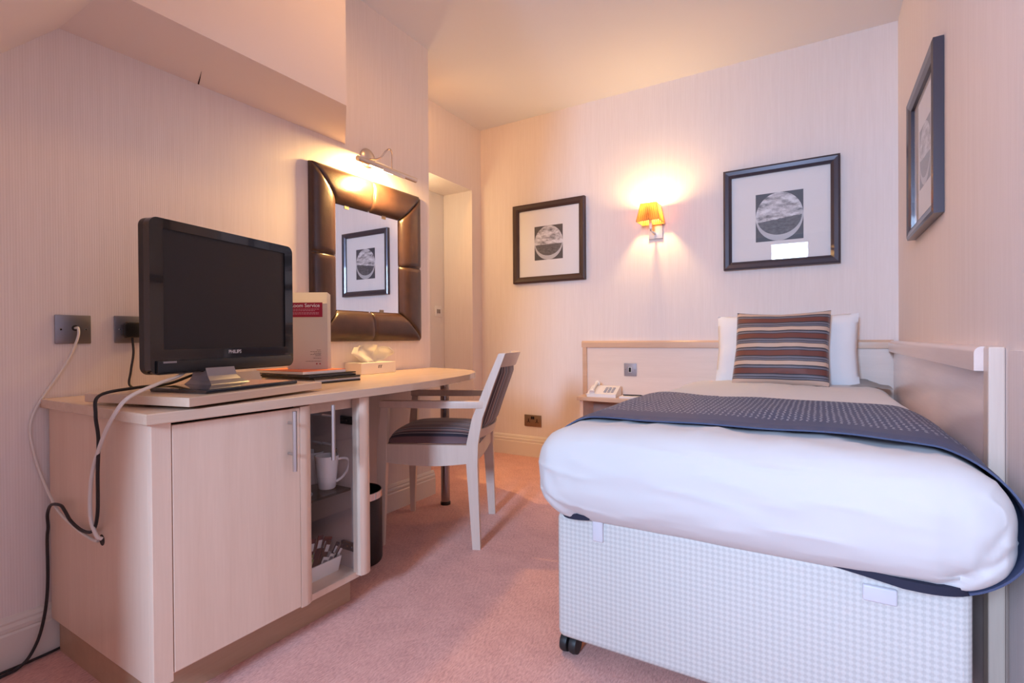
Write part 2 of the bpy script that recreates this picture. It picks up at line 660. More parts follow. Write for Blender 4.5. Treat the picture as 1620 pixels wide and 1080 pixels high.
# back wall with the window opening
WX0, WX1, WZ0, WZ1 = -1.08, 0.30, 0.62, 2.30
bm = bm_new()
box(bm, -1.93, WX0, YB - 0.1, YB, 0, CH)
box(bm, WX1, XR, YB - 0.1, YB, 0, CH)
box(bm, WX0, WX1, YB - 0.1, YB, 0, WZ0)
box(bm, WX0, WX1, YB - 0.1, YB, WZ1, CH)
struct('wall_back', bm, M_plaster)
bm = bm_new()
for a in ((WX0, WX0 + 0.04, WZ0, WZ1), (WX1 - 0.04, WX1, WZ0, WZ1), (WX0, WX1, WZ0, WZ0 + 0.05), (WX0, WX1, WZ1 - 0.04, WZ1)):
    box(bm, a[0], a[1], YB - 0.05, YB - 0.01, a[2], a[3])
struct('window_1', bm, M_white)
# sloped attic ceiling, its knee wall, and the cheek of the dormer
SL = 1.07


def sz(y):
    return 1.828 + SL * (y - 0.6)


CX = -1.15
prism(bm := bm_new(), [(-0.30, sz(-0.30)), (1.2916, CH), (1.2916, CH + 0.1), (-0.30, sz(-0.30) + 0.14)], XL, CX, axis='X')
struct('ceiling_slope', bm, M_plaster)
struct('wall_knee', box(bm_new(), XL, CX, -0.40, -0.30, 0, sz(-0.30) + 0.1), M_paper)
prism(bm := bm_new(), [(-1.0, 0), (-0.30, 0), (-0.30, sz(-0.30)), (1.2916, CH), (-1.0, CH)], CX, CX + 0.03, axis='X')
struct('wall_dormer', bm, M_plaster)
# boxed soffit over the desk, its end cut on the diagonal
prism(bm := bm_new(), [(XL, 0.2), (-1.60, 0.2), (-1.605, 1.393), (XL, 1.663)], 1.828, CH)
sf = struct('trim_1', bm, M_plaster)
prism(bm := bm_new(), [(-1.921, 0.990), (-1.819, 0.951), (-1.869, 0.973), (-1.921, 0.995)], 1.8268, 1.8278)
struct('plaster_crack', bm, M_crack, parent=sf)


def skirting(name, a, b, nrm, h=0.138):
    """moulded skirting board from a to b (xy), facing nrm"""
    prof = [(0, 0), (0.018, 0), (0.018, h * 0.66), (0.014, h * 0.70), (0.016, h * 0.73), (0.016, h * 0.80), (0.010, h * 0.86),
            (0.011, h * 0.90), (0.006, h * 0.97), (0.0, h)]
    a, b, n_ = Vector((*a, 0)), Vector((*b, 0)), Vector((*nrm, 0))
    bm = bm_new()
    A = [bm.verts.new(a + n_ * d + Vector((0, 0, z))) for d, z in prof]
    B = [bm.verts.new(b + n_ * d + Vector((0, 0, z))) for d, z in prof]
    for i in range(len(prof) - 1):
        bm.faces.new((A[i], A[i + 1], B[i + 1], B[i]))
    bm.faces.new(A[::-1])
    bm.faces.new(B)
    bm.faces.new((A[0], B[0], B[-1], A[-1]))
    bmesh.ops.recalc_face_normals(bm, faces=bm.faces[:])
    return struct(name, bm, M_trim)


skirting('baseboard_left', (XL, -0.29), (XL, Y1 + 0.018), (1, 0))
skirting('baseboard_breast', (XL, Y1), (XB, Y1), (0, 1))
skirting('baseboard_recess', (XB, 3.25), (XB, YF), (1, 0))
skirting('baseboard_far', (XB, YF), (XR, YF), (0, -1), 0.155)
# low boxing on the right wall in front of the headboard rail
bm = bm_new()
box(bm, 0.352, XR, -0.9, 1.50, 0.0, 0.866)
struct('trim_2', bm, M_paper)

# ------------------------------------------------------------------ desk: worktop and cabinet
dt = thing('desk', 'long beech worktop along the wall with a bullet-shaped far end on one metal leg', 'desk', (-1.6, 1.4, 0.709))
out = [(-1.922, 0.545), (-1.285, 0.545), (-1.285, 1.25), (-1.290, 1.42), (-1.312, 1.60), (-1.345, 1.77), (-1.385, 1.91),
       (-1.425, 2.00), (-1.47, 2.075), (-1.53, 2.14), (-1.62, 2.195), (-1.76, 2.235), (-1.922, 2.25)]
obj('worktop', prism(bm_new(), out, 0.709, 0.735, 0.003), M_woodtop, dt)
lg = obj('leg', lathe(bm_new(), [(0.024, 0.012), (0.024, 0.709)], (-1.743, 2.169, 0)), M_darkmetal, dt, True)
obj('foot', lathe(bm_new(), [(0.027, 0), (0.027, 0.014), (0.024, 0.018)], (-1.743, 2.169, 0)), M_black, lg, True)

cb = thing('desk_cabinet', 'beech cabinet under the worktop with one solid door and one glass door', 'cabinet', (-1.6, 0.9, 0))
CX0, CX1, CY0, CY1, CZ0 = -1.905, -1.318, 0.56, 1.235, 0.10
sdp = obj('side_panel', box(bm_new(), CX0, CX1, CY0, CY0 + 0.018, CZ0, 0.709, 0.001), M_wood, cb)
obj('cable_hole', lathe(bm_new(), [(0.014, -0.0008), (0.014, 0.0)], (-1.562, CY0, 0.394), 20, 'Y'), M_dark, sdp, label='round dark cable hole')
obj('side_panel', box(bm_new(), CX0, CX1 - 0.024, CY1 - 0.043, CY1, CZ0, 0.709), M_daylitin, cb, label='inner side panel of the glazed compartment, coloured as if daylit')
obj('back_panel', box(bm_new(), CX0, CX0 + 0.012, CY0 + 0.018, CY1 - 0.044, CZ0 + 0.02, 0.705), M_darkin, cb, label='dark brown back panel')
obj('divider', box(bm_new(), CX0 + 0.012, CX1 - 0.03, 0.955, 0.973, CZ0 + 0.02, 0.709), M_darkin, cb, label='dark brown inner divider')
obj('floor_panel', box(bm_new(), CX0 + 0.012, CX1 - 0.012, CY0 + 0.018, CY1 - 0.044, CZ0, CZ0 + 0.02), M_wood, cb)
obj('plinth', box(bm_new(), -1.895, -1.385, 0.575, 1.20, 0, CZ0), M_plinth, cb, label='darker recessed plinth')
obj('front_stile', box(bm_new(), CX1, CX1 + 0.018, CY0, 0.602, CZ0 - 0.0, 0.709, 0.001), M_wood, cb)
obj('top_rail', box(bm_new(), CX1 - 0.05, CX1 - 0.03, 0.975, CY1 - 0.044, 0.67, 0.709), M_wood, cb)
dr = obj('door', box(bm_new(), CX1, CX1 + 0.018, 0.604, 0.946, 0.118, 0.701, 0.0015), M_wood, cb)
arc = [(CX1 - 0.012, 0.947), (CX1 + 0.0185, 0.947)] + [(CX1 - 0.012 + 0.031 * cos(a), 0.962 + 0.036 * sin(a)) for a in [i * pi / 16 for i in range(9)]]
obj('door_edge', prism(bm_new(), arc, 0.113, 0.703, 0.001), M_wood, dr, True)


def bar_handle(parent, y, x, z0, z1, s0, s1, xs):
    bm = tube(bm_new(), [(x, y, z0), (x, y, z1)], 0.0062, 14)
    for s in (s0, s1):
        tube(bm, [(xs, y, s), (x, y, s)], 0.004, 10)
    return obj('handle', bm, M_steel, parent, True, label='brushed steel bar handle')


bar_handle(dr, 0.909, -1.272, 0.527, 0.697, 0.575, 0.663, CX1 + 0.017)
gd = obj('glass_door', box(bm_new(), CX1 - 0.006, CX1 - 0.001, 0.998, 1.176, 0.122, 0.700), M_glass, cb, label='clear glass door')
bar_handle(gd, 1.042, -1.272, 0.531, 0.700, 0.578, 0.665, CX1 - 0.002)
post = [(CX1 - 0.022, 1.176), (CX1 + 0.012, 1.176)] + [(CX1 - 0.022 + 0.040 * cos(a), 1.197 + 0.038 * sin(a)) for a in [pi / 2 * i / 8 - 0.3 for i in range(11)] if a < pi / 2 + .01]
obj('door_post', prism(bm_new(), post, 0.113, 0.706, 0.001), M_wood, cb, True)
for z in (0.625, 0.196):
    h = obj('hinge', box(bm_new(), CX1 - 0.090, CX1 - 0.008, 1.181, 1.1915, z - 0.014, z + 0.014, 0.002), M_black, gd, label='black glass-door hinge')
    bm = bm_new()
    for k in range(3):
        lathe(bm, [(0.0035, 0), (0.0035, 0.001)], (CX1 - 0.078 + k * 0.022, 1.1802, z), 10, 'Y')
    obj('hinge_screw', bm, M_chrome, h)
obj('shelf', box(bm_new(), CX0 + 0.012, CX1 - 0.05, 0.974, CY1 - 0.044, 0.386, 0.394), M_smoke, cb, label='smoked glass shelf')

# ------------------------------------------------------------------ television on its swivel board
TR = R_(102.2)
sb = thing('swivel_board', 'square beech board turned on the worktop under the television', 'board', (-1.527, 0.806, 0.735), R_(12.0))


def LM(p, rz):
    return Matrix.Translation(Vector(p)) @ Matrix.Rotation(rz, 4, 'Z')


obj('board', box(bm_new(), -0.160, 0.210, -0.225, 0.235, 0.007, 0.029, 0.0015), M_woodtop, sb, world=False)
obj('swivel_ring', lathe(bm_new(), [(0.15, 0), (0.15, 0.007)], (0, 0, 0), 40), M_dark, sb, world=False, label='black turntable ring')

tv = thing('television', 'black flat television with grey neck standing on the swivel board', 'television', (-1.522, 0.878, 0.764), TR)
Z0 = 0.810 - 0.764
H, W2 = 0.412, 0.25


def rrect(x0, x1, z0, z1, r, n=6):
    pts = []
    for cx, cz, a0 in ((x1 - r, z1 - r, 0), (x0 + r, z1 - r, 90), (x0 + r, z0 + r, 180), (x1 - r, z0 + r, 270)):
        for k in range(n + 1):
            a = R_(a0 + 90 * k / n)
            pts.append((cx + r * cos(a), cz + r * sin(a)))
    return pts


def ring_prism(bm, outer, inner, y0, y1):
    """frame between two outlines with the same number of points, in XZ, depth y0..y1"""
    A = [[bm.verts.new((x, y, z)) for x, z in o] for o in (outer, inner) for y in (y0, y1)]
    n = len(outer)
    for P, Q in ((A[0], A[1]), (A[1], A[3]), (A[3], A[2]), (A[2], A[0])):
        for i in range(n):
            bm.faces.new((P[i], P[(i + 1) % n], Q[(i + 1) % n], Q[i]))
    bmesh.ops.recalc_face_normals(bm, faces=bm.faces[:])
    return bm


so = rrect(-W2, W2, Z0, Z0 + H, 0.022)
si = rrect(-0.214, 0.214, Z0 + 0.066, Z0 + 0.386, 0.003)
bm = ring_prism(bm_new(), so, si, 0.0, 0.022)
obj('bezel', bm, M_blackgloss, tv, True, world=False)
bm = prism(bm_new(), rrect(-W2 + 0.0, W2 - 0.0, Z0, Z0 + H, 0.022), 0.022, 0.040, axis='Y')
prism(bm, rrect(-W2 + 0.03, W2 - 0.03, Z0 + 0.04, Z0 + H - 0.03, 0.05), 0.040, 0.070, axis='Y')
obj('body', bm, M_black, tv, True, world=False)
obj('screen', box(bm_new(), -0.2145, 0.2145, 0.004, 0.012, Z0 + 0.0655, Z0 + 0.3865), M_screen, tv, world=False, label='dark unlit screen')
ch = obj('chin', box(bm_new(), -0.236, 0.236, -0.007, 0.004, Z0 + 0.003, Z0 + 0.037, 0.003), M_black, tv, True, world=False)
obj('sensor_window', box(bm_new(), -0.222, -0.185, -0.0085, -0.006, Z0 + 0.030, Z0 + 0.035), M_greyplastic, ch, world=False, label='small grey sensor window')
base_pts = [(-0.225, -0.160), (0.090, -0.160), (0.078, 0.055), (-0.213, 0.055)]
obj('base', prism(bm_new(), base_pts, 0.0, 0.011, 0.003), M_blackgloss, tv, world=False)
bm = bm_new()
secs = [(0.010, 0.066, -0.030, 0.065), (0.013, 0.064, -0.026, 0.064), (0.022, 0.053, -0.008, 0.060), (0.034, 0.049, 0.004, 0.054), (0.060, 0.048, 0.014, 0.048)]
rings = [[bm.verts.new((sx, sy, z)) for sx, sy in ((-hw - 0.05, ya - 0.02), (hw - 0.05, ya - 0.02), (hw - 0.05, yb - 0.01), (-hw - 0.05, yb - 0.01))] for z, hw, ya, yb in secs]
for a_, b_ in zip(rings, rings[1:]):
    for k in range(4):
        bm.faces.new((a_[k], a_[(k + 1) % 4], b_[(k + 1) % 4], b_[k]))
bm.faces.new(rings[0][::-1])
bm.faces.new(rings[-1])
obj('neck', bm, M_greyplastic, tv, world=False, label='silver grey neck')
Mtv = ROOT[tv.name]
text('brand_lettering', 'PHILIPS', 0.0145, simple('silver_lettering', (0.62, 0.60, 0.62), 0.4, 0.2),
     Mtv @ frame_matrix((0.008, -0.0006, Z0 + 0.055), (1, 0, 0), (0, 0, 1)), tv, offset=0.0003)

# ------------------------------------------------------------------ things on the worktop
fo = thing('document_folder', 'black leather folder lying flat on the worktop, lowest of the stack', 'folder', (-1.745, 1.325, 0.735))
obj('cover', box(bm_new(), -1.905, -1.585, 1.215, 1.435, 0.7352, 0.7420, 0.001), M_black, fo)
obj('cover', box(bm_new(), -1.905, -1.585, 1.215, 1.435, 0.7500, 0.7560, 0.001), M_black, fo)
obj('pages', box(bm_new(), -1.897, -1.592, 1.225, 1.440, 0.7420, 0.7500), M_paperw, fo, label='white pages')
fo = thing('document_folder', 'thinner black folder on top of the black leather folder', 'folder', (-1.745, 1.325, 0.756), R_(2))
obj('cover', box(bm_new(), -1.905, -1.600, 1.205, 1.425, 0.7563, 0.7630, 0.001), M_black, fo)
obj('pages', box(bm_new(), -1.90, -1.610, 1.212, 1.418, 0.7630, 0.7660), M_paperw, fo, label='white pages')
obj('cover', box(bm_new(), -1.905, -1.600, 1.205, 1.425, 0.7660, 0.7715, 0.001), M_black, fo)
bk = thing('brochure', 'white brochure with orange cover on top of the black folders', 'brochure', (-1.745, 1.29, 0.7717), R_(-2))
obj('cover', box(bm_new(), -1.90, -1.615, 1.190, 1.385, 0.7810, 0.7835), M_orange, bk, label='orange cover')
obj('pages', box(bm_new(), -1.90, -1.612, 1.188, 1.383, 0.7718, 0.7810), M_paperw, bk)
cd = thing('folded_card', 'small white folded card behind the television foot', 'card', (-1.76, 1.06, 0.735))
prism(bm := bm_new(), [(-0.03, 0), (0.03, 0), (0.004, 0.052), (-0.004, 0.052)], -0.05, 0.05, axis='Y')
obj('card', bm, M_card, cd, world=False)

# room service leaflet: a tall folded card
RX, RY = Vector((0.855, 0.518, 0)), Vector((-0.518, 0.855, 0))
lf = thing('room_service_card', 'tall white card with a crimson Room Service heading beside the mirror', 'card', (-1.724, 1.293, 0.7837), YAW)
bm = bm_new()
grid(bm, 9, 2, lambda i, j: (-0.079 + 0.158 * i / 8, 0.003 * sin(pi * i / 8), 0.0 + 0.302 * j))
grid(bm, 2, 2, lambda i, j: (0.079 + 0.004 * i, 0.024 * i, 0.302 * j - 0.008 * i * j))
grid(bm, 2, 2, lambda i, j: (-0.079 + 0.162 * i, 0.030 - 0.006 * i, 0.300 * j - 0.008 * j * i))
bmesh.ops.solidify(bm, geom=bm.faces[:], thickness=0.0008)
obj('leaflet', bm, M_paperw, lf, world=False)
Ml = ROOT[lf.name]
hb = obj('heading_band', box(bm_new(), -0.0785, 0.060, -0.0016, -0.0004, 0.205, 0.262), M_red, lf, world=False, label='crimson heading band')
text('heading_lettering', 'Room Service', 0.0205, M_whiteink, Ml @ frame_matrix((-0.008, -0.0019, 0.250), (1, 0, 0), (0, 0, 1)), lf, offset=0.00025)
bm = bm_new()
rnd = random.Random(3)
for k, (ww, zz) in enumerate(((0.118, 0.236), (0.085, 0.230), (0.116, 0.222), (0.116, 0.217))):
    x = -0.012 - ww / 2
    while x < -0.012 + ww / 2:
        wl = rnd.uniform(0.004, 0.011)
        box(bm, x, min(x + wl, -0.012 + ww / 2), -0.0019, -0.0016, zz - 0.0013, zz + 0.0013)
        x += wl + 0.002
obj('small_print', bm, M_pinkink, lf, world=False)
bm = bm_new()
for ww, zz in ((0.016, 0.075), (0.042, 0.069), (0.028, 0.063), (0.042, 0.058), (0.022, 0.053), (0.030, 0.043), (0.060, 0.031)):
    x = 0.053 - ww
    while x < 0.053:
        wl = rnd.uniform(0.003, 0.009)
        box(bm, x, min(x + wl, 0.053), -0.0016, -0.0012, zz - 0.0009, zz + 0.0009)
        x += wl + 0.0016
obj('address_print', bm, M_ink, lf, world=False)
bm = bm_new()
for x in (0.036, 0.049):
    lathe(bm, [(0.0028, -0.0005), (0.0028, 0.0003)], (x, -0.0013, 0.021), 10, 'Y')
obj('print_mark', bm, M_red, lf, world=False)

# tissue box
tb = thing('tissue_box', 'flat white tissue box with a tissue standing out of it below the mirror', 'tissue box', (-1.862, 1.75, 0.735))
obj('carton', box(bm_new(), -1.918, -1.806, 1.64, 1.862, 0.7355, 0.789, 0.002), M_card, tb)
bm = bm_new()
for x0 in (0.0, 0.014):
    pts = [(1.745 + x0 * .95, 0.762), (1.752 + x0 * .95, 0.762), (1.754 + x0 * .95, 0.772), (1.759 + x0 * .95, 0.774), (1.757 + x0 * .95, 0.776), (1.747 + x0 * .95, 0.776)]
    prism(bm, pts, -1.8058, -1.8052, axis='X')
obj('printed_logo', bm, M_ink, tb)
bm = bm_new()
NU, NV = 40, 12


def tis(i, j):
    u, v = i / (NU - 1), j / (NV - 1)
    wdt = 0.055 + 0.075 * min(1, v * 1.7) ** 0.7
    y = 1.755 + (u - 0.5) * 2 * wdt * (1 - 0.25 * max(0, v - 0.65) / 0.35)
    z = 0.787 + 0.088 * v * (1 - 0.25 * abs(u - 0.45)) - 0.014 * max(0, abs(u - 0.5) - 0.25) * v
    x = -1.862 + 0.018 * sin(u * 15) * (0.35 + v) + 0.016 * sin(u * 5 + v * 4) + 0.010 * noise.noise((u * 4, v * 4, 2))
    return (x, y, z)


grid(bm, NU, NV, tis)
bmesh.ops.solidify(bm, geom=bm.faces[:], thickness=0.0012)
obj('tissue', bm, M_tissue, tb, True, angle=80)

# ------------------------------------------------------------------ things in the cabinet
def mug(x, y, z, rz, label):
    t = thing('mug', label, 'mug', (x, y, z), rz, 'mugs on the glass shelf')
    prof = [(0.0, 0.0), (0.026, 0.0), (0.029, 0.004), (0.034, 0.05), (0.040, 0.112), (0.0375, 0.112), (0.0315, 0.05), (0.026, 0.008), (0.0, 0.007)]
    bm = bm_new()
    lathe(bm, [p if p[0] > 0 else (0.0004, p[1]) for p in prof], (0, 0, 0), 32)
    obj('cup', bm, M_ceramic, t, True, world=False)
    pts = smooth_path([(0.036, 0, 0.098), (0.060, 0, 0.100), (0.074, 0, 0.090), (0.068, 0, 0.060), (0.050, 0, 0.035), (0.031, 0, 0.022)], 6)
    obj('handle', tube(bm_new(), pts, 0.0042, 10), M_ceramic, t, True, world=False)
    return t


mug(-1.438, 1.150, 0.394, R_(38), 'white tapered mug at the front of the glass shelf')
mug(-1.535, 1.165, 0.394, R_(160), 'white mug standing behind the front mug on the glass shelf')
sp = thing('teaspoon', 'steel teaspoon standing in the rear mug', 'spoon', (-1.53, 1.160, 0.41))
obj('handle', tube(bm_new(), [(-1.535, 1.165, 0.404), (-1.553, 1.142, 0.536)], [0.0025, 0.0032], 8), M_steel, sp, True)
bm = tube(bm_new(), [(-1.430, 1.155, 0.404), (-1.418, 1.170, 0.527)], [0.003, 0.005], 8)
tag(origin(obj('stirrer', bm, M_dark, None, True), (-1.430, 1.155, 0.404)), 'dark stirrer sticking out of the front mug', 'stirrer')
gt = thing('drinking_glass', 'clear tumbler at the glass shelf edge next to the solid door', 'glass', (-1.425, 1.030, 0.394))
lathe(bm := bm_new(), [(0.030, 0.012), (0.033, 0.09), (0.0315, 0.09), (0.0285, 0.014)], (-1.425, 1.030, 0.394), 28)
obj('tumbler', bm, M_glass, gt, True)
lathe(bm := bm_new(), [(0.030, 0), (0.042, 0.006), (0.043, 0.008), (0.030, 0.004)], (-1.425, 1.030, 0.3942), 28)
obj('saucer', bm, M_ceramic, gt, True, label='white saucer')
ks = thing('upright_case', 'dark upright case at the back of the lower compartment', 'case', (-1.72, 1.09, 0.12))
obj('case', box(bm_new(), -1.80, -1.66, 1.00, 1.16, 0.1205, 0.345, 0.015), M_black, ks, True)
obj('strap', box(bm_new(), -1.661, -1.653, 1.085, 1.11, 0.14, 0.33, 0.002), simple('slate_strap', (0.05, 0.05, 0.06), 0.6), ks, label='slate grey strap')
ty = thing('sachet_tray', 'white tray holding sachets on the cabinet floor', 'tray', (-1.44, 1.10, 0.12))
bm = bm_new()
TX0, TX1, TY0, TY1 = -1.485, -1.385, 0.985, 1.165
A = [(TX0 + .008, TX1 - .008, TY0 + .008, TY1 - .008, 0.1203), (TX0, TX1, TY0, TY1, 0.170), (TX0 + .004, TX1 - .004, TY0 + .004, TY1 - .004, 0.170), (TX0 + .012, TX1 - .012, TY0 + .012, TY1 - .012, 0.1245)]
rg = [[bm.verts.new(p) for p in ((a, c, e), (b, c, e), (b, d, e), (a, d, e))] for a, b, c, d, e in A]
for a_, b_ in zip(rg, rg[1:]):
    for k in range(4):
        bm.faces.new((a_[k], a_[(k + 1) % 4], b_[(k + 1) % 4], b_[k]))
bm.faces.new(rg[0][::-1])
bm.faces.new(rg[-1])
obj('tray', bm, M_whiteplastic, ty)
SCOL = {'dark red': (0.10, 0.012, 0.016), 'pale green': (0.30, 0.34, 0.12), 'orange and white': (0.62, 0.25, 0.10),
        'black and white': (0.03, 0.025, 0.035), 'white': (0.68, 0.66, 0.64), 'brown': (0.085, 0.03, 0.022)}
SM = {k: simple(k.replace(' ', '_') + '_foil', v, 0.35) for k, v in SCOL.items()}
SLAB = {'dark red': 'dark red coffee sachet standing at the back of the white tray',
        'pale green': 'pale green tea sachet in the middle of the white tray',
        'orange and white': 'orange sachet at the door end of the white tray',
        'black and white': 'black stick sachet leaning over the end of the white tray',
        'white': 'white sugar sachet at the front rim of the tray',
        'brown': 'brown chocolate sachet leaning among the red ones in the tray'}
rnd = random.Random(5)
for kind, x, y, ln, wd, tilt, yaw in (
        ('dark red', -1.466, 1.085, 0.105, 0.030, 0.25, 0.1), ('dark red', -1.458, 1.110, 0.110, 0.030, 0.30, 0.3), ('dark red', -1.462, 1.135, 0.100, 0.030, 0.35, -0.1),
        ('brown', -1.440, 1.118, 0.095, 0.026, 0.45, 0.2), ('black and white', -1.425, 1.130, 0.092, 0.014, 0.60, 0.1), ('black and white', -1.412, 1.138, 0.085, 0.014, 0.62, 0.0),
        ('white', -1.408, 1.112, 0.062, 0.022, 0.55, 0.1), ('white', -1.404, 1.088, 0.060, 0.022, 0.45, 0.0),
        ('pale green', -1.440, 1.062, 0.066, 0.034, 0.3, 0.2), ('pale green', -1.425, 1.045, 0.062, 0.034, 0.35, 0.0), ('pale green', -1.445, 1.028, 0.060, 0.034, 0.2, 0.1),
        ('orange and white', -1.415, 1.014, 0.050, 0.032, 0.3, 0.0)):
    bm = box(bm_new(), -0.0022, 0.0022, -wd / 2, wd / 2, 0, ln, 0.001)
    if kind in ('black and white', 'dark red'):
        pass
    o = obj('sachet', bm, SM[kind])
    o.location = (x, y, 0.1256)
    o.rotation_euler = (-tilt * 0.9, tilt * 0.25, yaw)
    tag(o, SLAB[kind], 'sachet', 'sachets in the tray')
    ROOT[o.name] = o.matrix_basis.copy()
    box(bm := bm_new(), 0.0022, 0.0027, -wd * 0.36, wd * 0.36, ln * 0.62, ln * 0.86)
    b2 = obj('print_panel', bm, M_paperw if kind != 'white' else M_ink, o, world=False)

# ------------------------------------------------------------------ mirror with padded leather frame
mi = thing('wall_mirror', 'square mirror in a wide padded brown leather frame above the worktop', 'mirror', (XL, 1.81, 1.29))
MO = (1.455, 2.168, 0.890, 1.689)
MI = (1.592, 2.005, 1.037, 1.530)
bm = bm_new()
NS, NT = 24, 14


def mir_pt(side, s, t):
    """side 0..3, s along the side 0..1, t outer 0 .. inner 1"""
    y0, y1, z0, z1 = (MO[k] + (MI[k] - MO[k]) * t for k in range(4))
    cs = [(y0, z0), (y1, z0), (y1, z1), (y0, z1)]
    a, b = cs[side], cs[(side + 1) % 4]
    y, z = a[0] + (b[0] - a[0]) * s, a[1] + (b[1] - a[1]) * s
    prof = max(0.0, 1 - abs(2 * t - 0.95) ** 3.2)
    d = 0.010 + 0.036 * prof ** 0.7 if 0 < t < 1 else (0.0 if t == 0 else 0.010)
    L = 0.6
    ds = min(abs(s), abs(1 - s), abs(s - 0.5)) * L
    d -= 0.0095 * math.exp(-(ds / 0.0055) ** 2) * (1 if 0 < t < 1 else 0)
    return (XL + d, y, z)


svals = []
for i in range(NS + 1):
    svals.append(i / NS)
for e in (0.004, 0.008, 0.014, 0.486, 0.492, 0.496, 0.504, 0.508, 0.514, 0.986, 0.992, 0.996):
    svals.append(e)
svals = sorted(set(svals))
tv_ = [0, 0.0001, 0.02, 0.06, 0.12, 0.2, 0.3, 0.4, 0.5, 0.6, 0.7, 0.8, 0.88, 0.94, 0.98, 1.0]
for sd in range(4):
    grid(bm, len(svals), len(tv_), lambda i, j: mir_pt(sd, svals[i], tv_[j]))
bmesh.ops.remove_doubles(bm, verts=bm.verts[:], dist=0.0002)
bmesh.ops.recalc_face_normals(bm, faces=bm.faces[:])
obj('padded_frame', bm, M_leather, mi, True, angle=70)
obj('backing_board', box(bm_new(), XL, XL + 0.006, 1.57, 2.03, 1.02, 1.55), M_dark, mi)
obj('mirror_glass', box(bm_new(), XL + 0.006, XL + 0.0085, 1.575, 2.025, 1.022, 1.545), M_mirror, mi)
for y, z in ((1.88, 1.037), (1.66, 1.529), (1.90, 1.529)):
    obj('glass_clip', box(bm_new(), XL + 0.009, XL + 0.011, y - 0.013, y + 0.013, z - 0.012, z + 0.012), M_bronze, mi, label='small metal glass clip')

# picture light
pl = thing('picture_light', 'satin nickel picture light on a curved arm above the leather mirror', 'lamp', (XL, 1.805, 1.81))
lathe(bm := bm_new(), [(0.048, 0.0), (0.048, 0.006), (0.040, 0.014), (0.015, 0.020), (0.004, 0.021)], (XL, 1.800, 1.800), 36, 'X')
obj('wall_rose', bm, M_nickel, pl, True)
pts = smooth_path([(-1.915, 1.800, 1.796), (-1.880, 1.808, 1.790), (-1.855, 1.822, 1.800), (-1.832, 1.835, 1.830), (-1.815, 1.842, 1.838),
                   (-1.803, 1.846, 1.815), (-1.803, 1.846, 1.765), (-1.803, 1.846, 1.736)], 6)
obj('arm', tube(bm_new(), pts, 0.0042, 12), M_nickel, pl, True)
hd = obj('lamp_tube', tube(bm_new(), [(-1.803, 1.625, 1.728), (-1.803, 2.018, 1.728)], 0.0125, 24), M_nickel, pl, True)
prism(bm := bm_new(), [(1.775, 1.722), (1.925, 1.722), (1.925, 1.708), (1.775, 1.708)], -1.7925, -1.7905, axis='X')
obj('shield', bm, M_nickel, hd)
obj('bulb', tube(bm_new(), [(-1.803, 1.70, 1.7165), (-1.803, 1.85, 1.7165)], 0.005, 12), M_glow, hd, True, label='lit tube bulb')

# ------------------------------------------------------------------ wall plates, plug, cables
def plate(name, label, cat, M, wd, hh, mat, d=0.006):
    """plate in its own XY plane, +Z out of the wall"""
    t = bpy.data.objects.new(name, None)
    COL.objects.link(t)
    t.empty_display_size = 0.03
    t.matrix_world = M
    ROOT[t.name] = M.copy()
    tag(t, label, cat)
    obj('plate', box(bm_new(), -wd / 2, wd / 2, -hh / 2, hh / 2, 0, d, 0.002), mat, t, True, world=False)
    return t


def screws(t, xs, d=0.006):
    for x in xs:
        obj('screw', lathe(bm_new(), [(0.0032, d), (0.0025, d + 0.001)], (x, 0, 0), 12), M_chrome, t, True, world=False, label='bright fixing screw')


ML_ = lambda y, z: frame_matrix((XL, y, z), (0, 1, 0), (0, 0, 1))
p = plate('aerial_socket', 'pewter aerial plate low on the wall with a white cable plugged in', 'socket', ML_(0.624, 0.9355), 0.087, 0.086, M_pewter)
screws(p, (-0.030, 0.030))
obj('connector_hole', lathe(bm_new(), [(0.0085, 0.006), (0.0085, 0.0066)], (0.004, 0.004, 0), 20), M_dark, p, True, world=False, label='round black connector hole')
p = plate('power_socket', 'pewter power plate partly behind the television with a black plug', 'socket', ML_(0.772, 0.937), 0.087, 0.087, M_pewter)
screws(p, (-0.030, 0.030))
pg = thing('mains_plug', 'black mains plug in the wall plate behind the television', 'plug', (XL + 0.006, 0.775, 0.936))
bm = bm_new()
hexa = [(-0.026, -0.018), (-0.018, -0.026), (0.018, -0.026), (0.026, -0.018), (0.026, 0.014), (0.016, 0.024), (-0.016, 0.024), (-0.026, 0.014)]
prism(bm, [(0.770 + a, 0.936 + b) for a, b in hexa], XL + 0.0065, XL + 0.032, 0.004, axis='X')
obj('plug_body', bm, M_black, pg, True)
cp = smooth_path([(XL + 0.022, 0.770, 0.912), (XL + 0.024, 0.772, 0.86), (XL + 0.024, 0.764, 0.80), (XL + 0.03, 0.760, 0.755), (XL + 0.06, 0.80, 0.7395),
                  (XL + 0.10, 0.93, 0.7395), (XL + 0.13, 1.05, 0.7395)], 8)
obj('cord', tube(bm_new(), cp, 0.0036, 8), M_cable_b, pg, True)

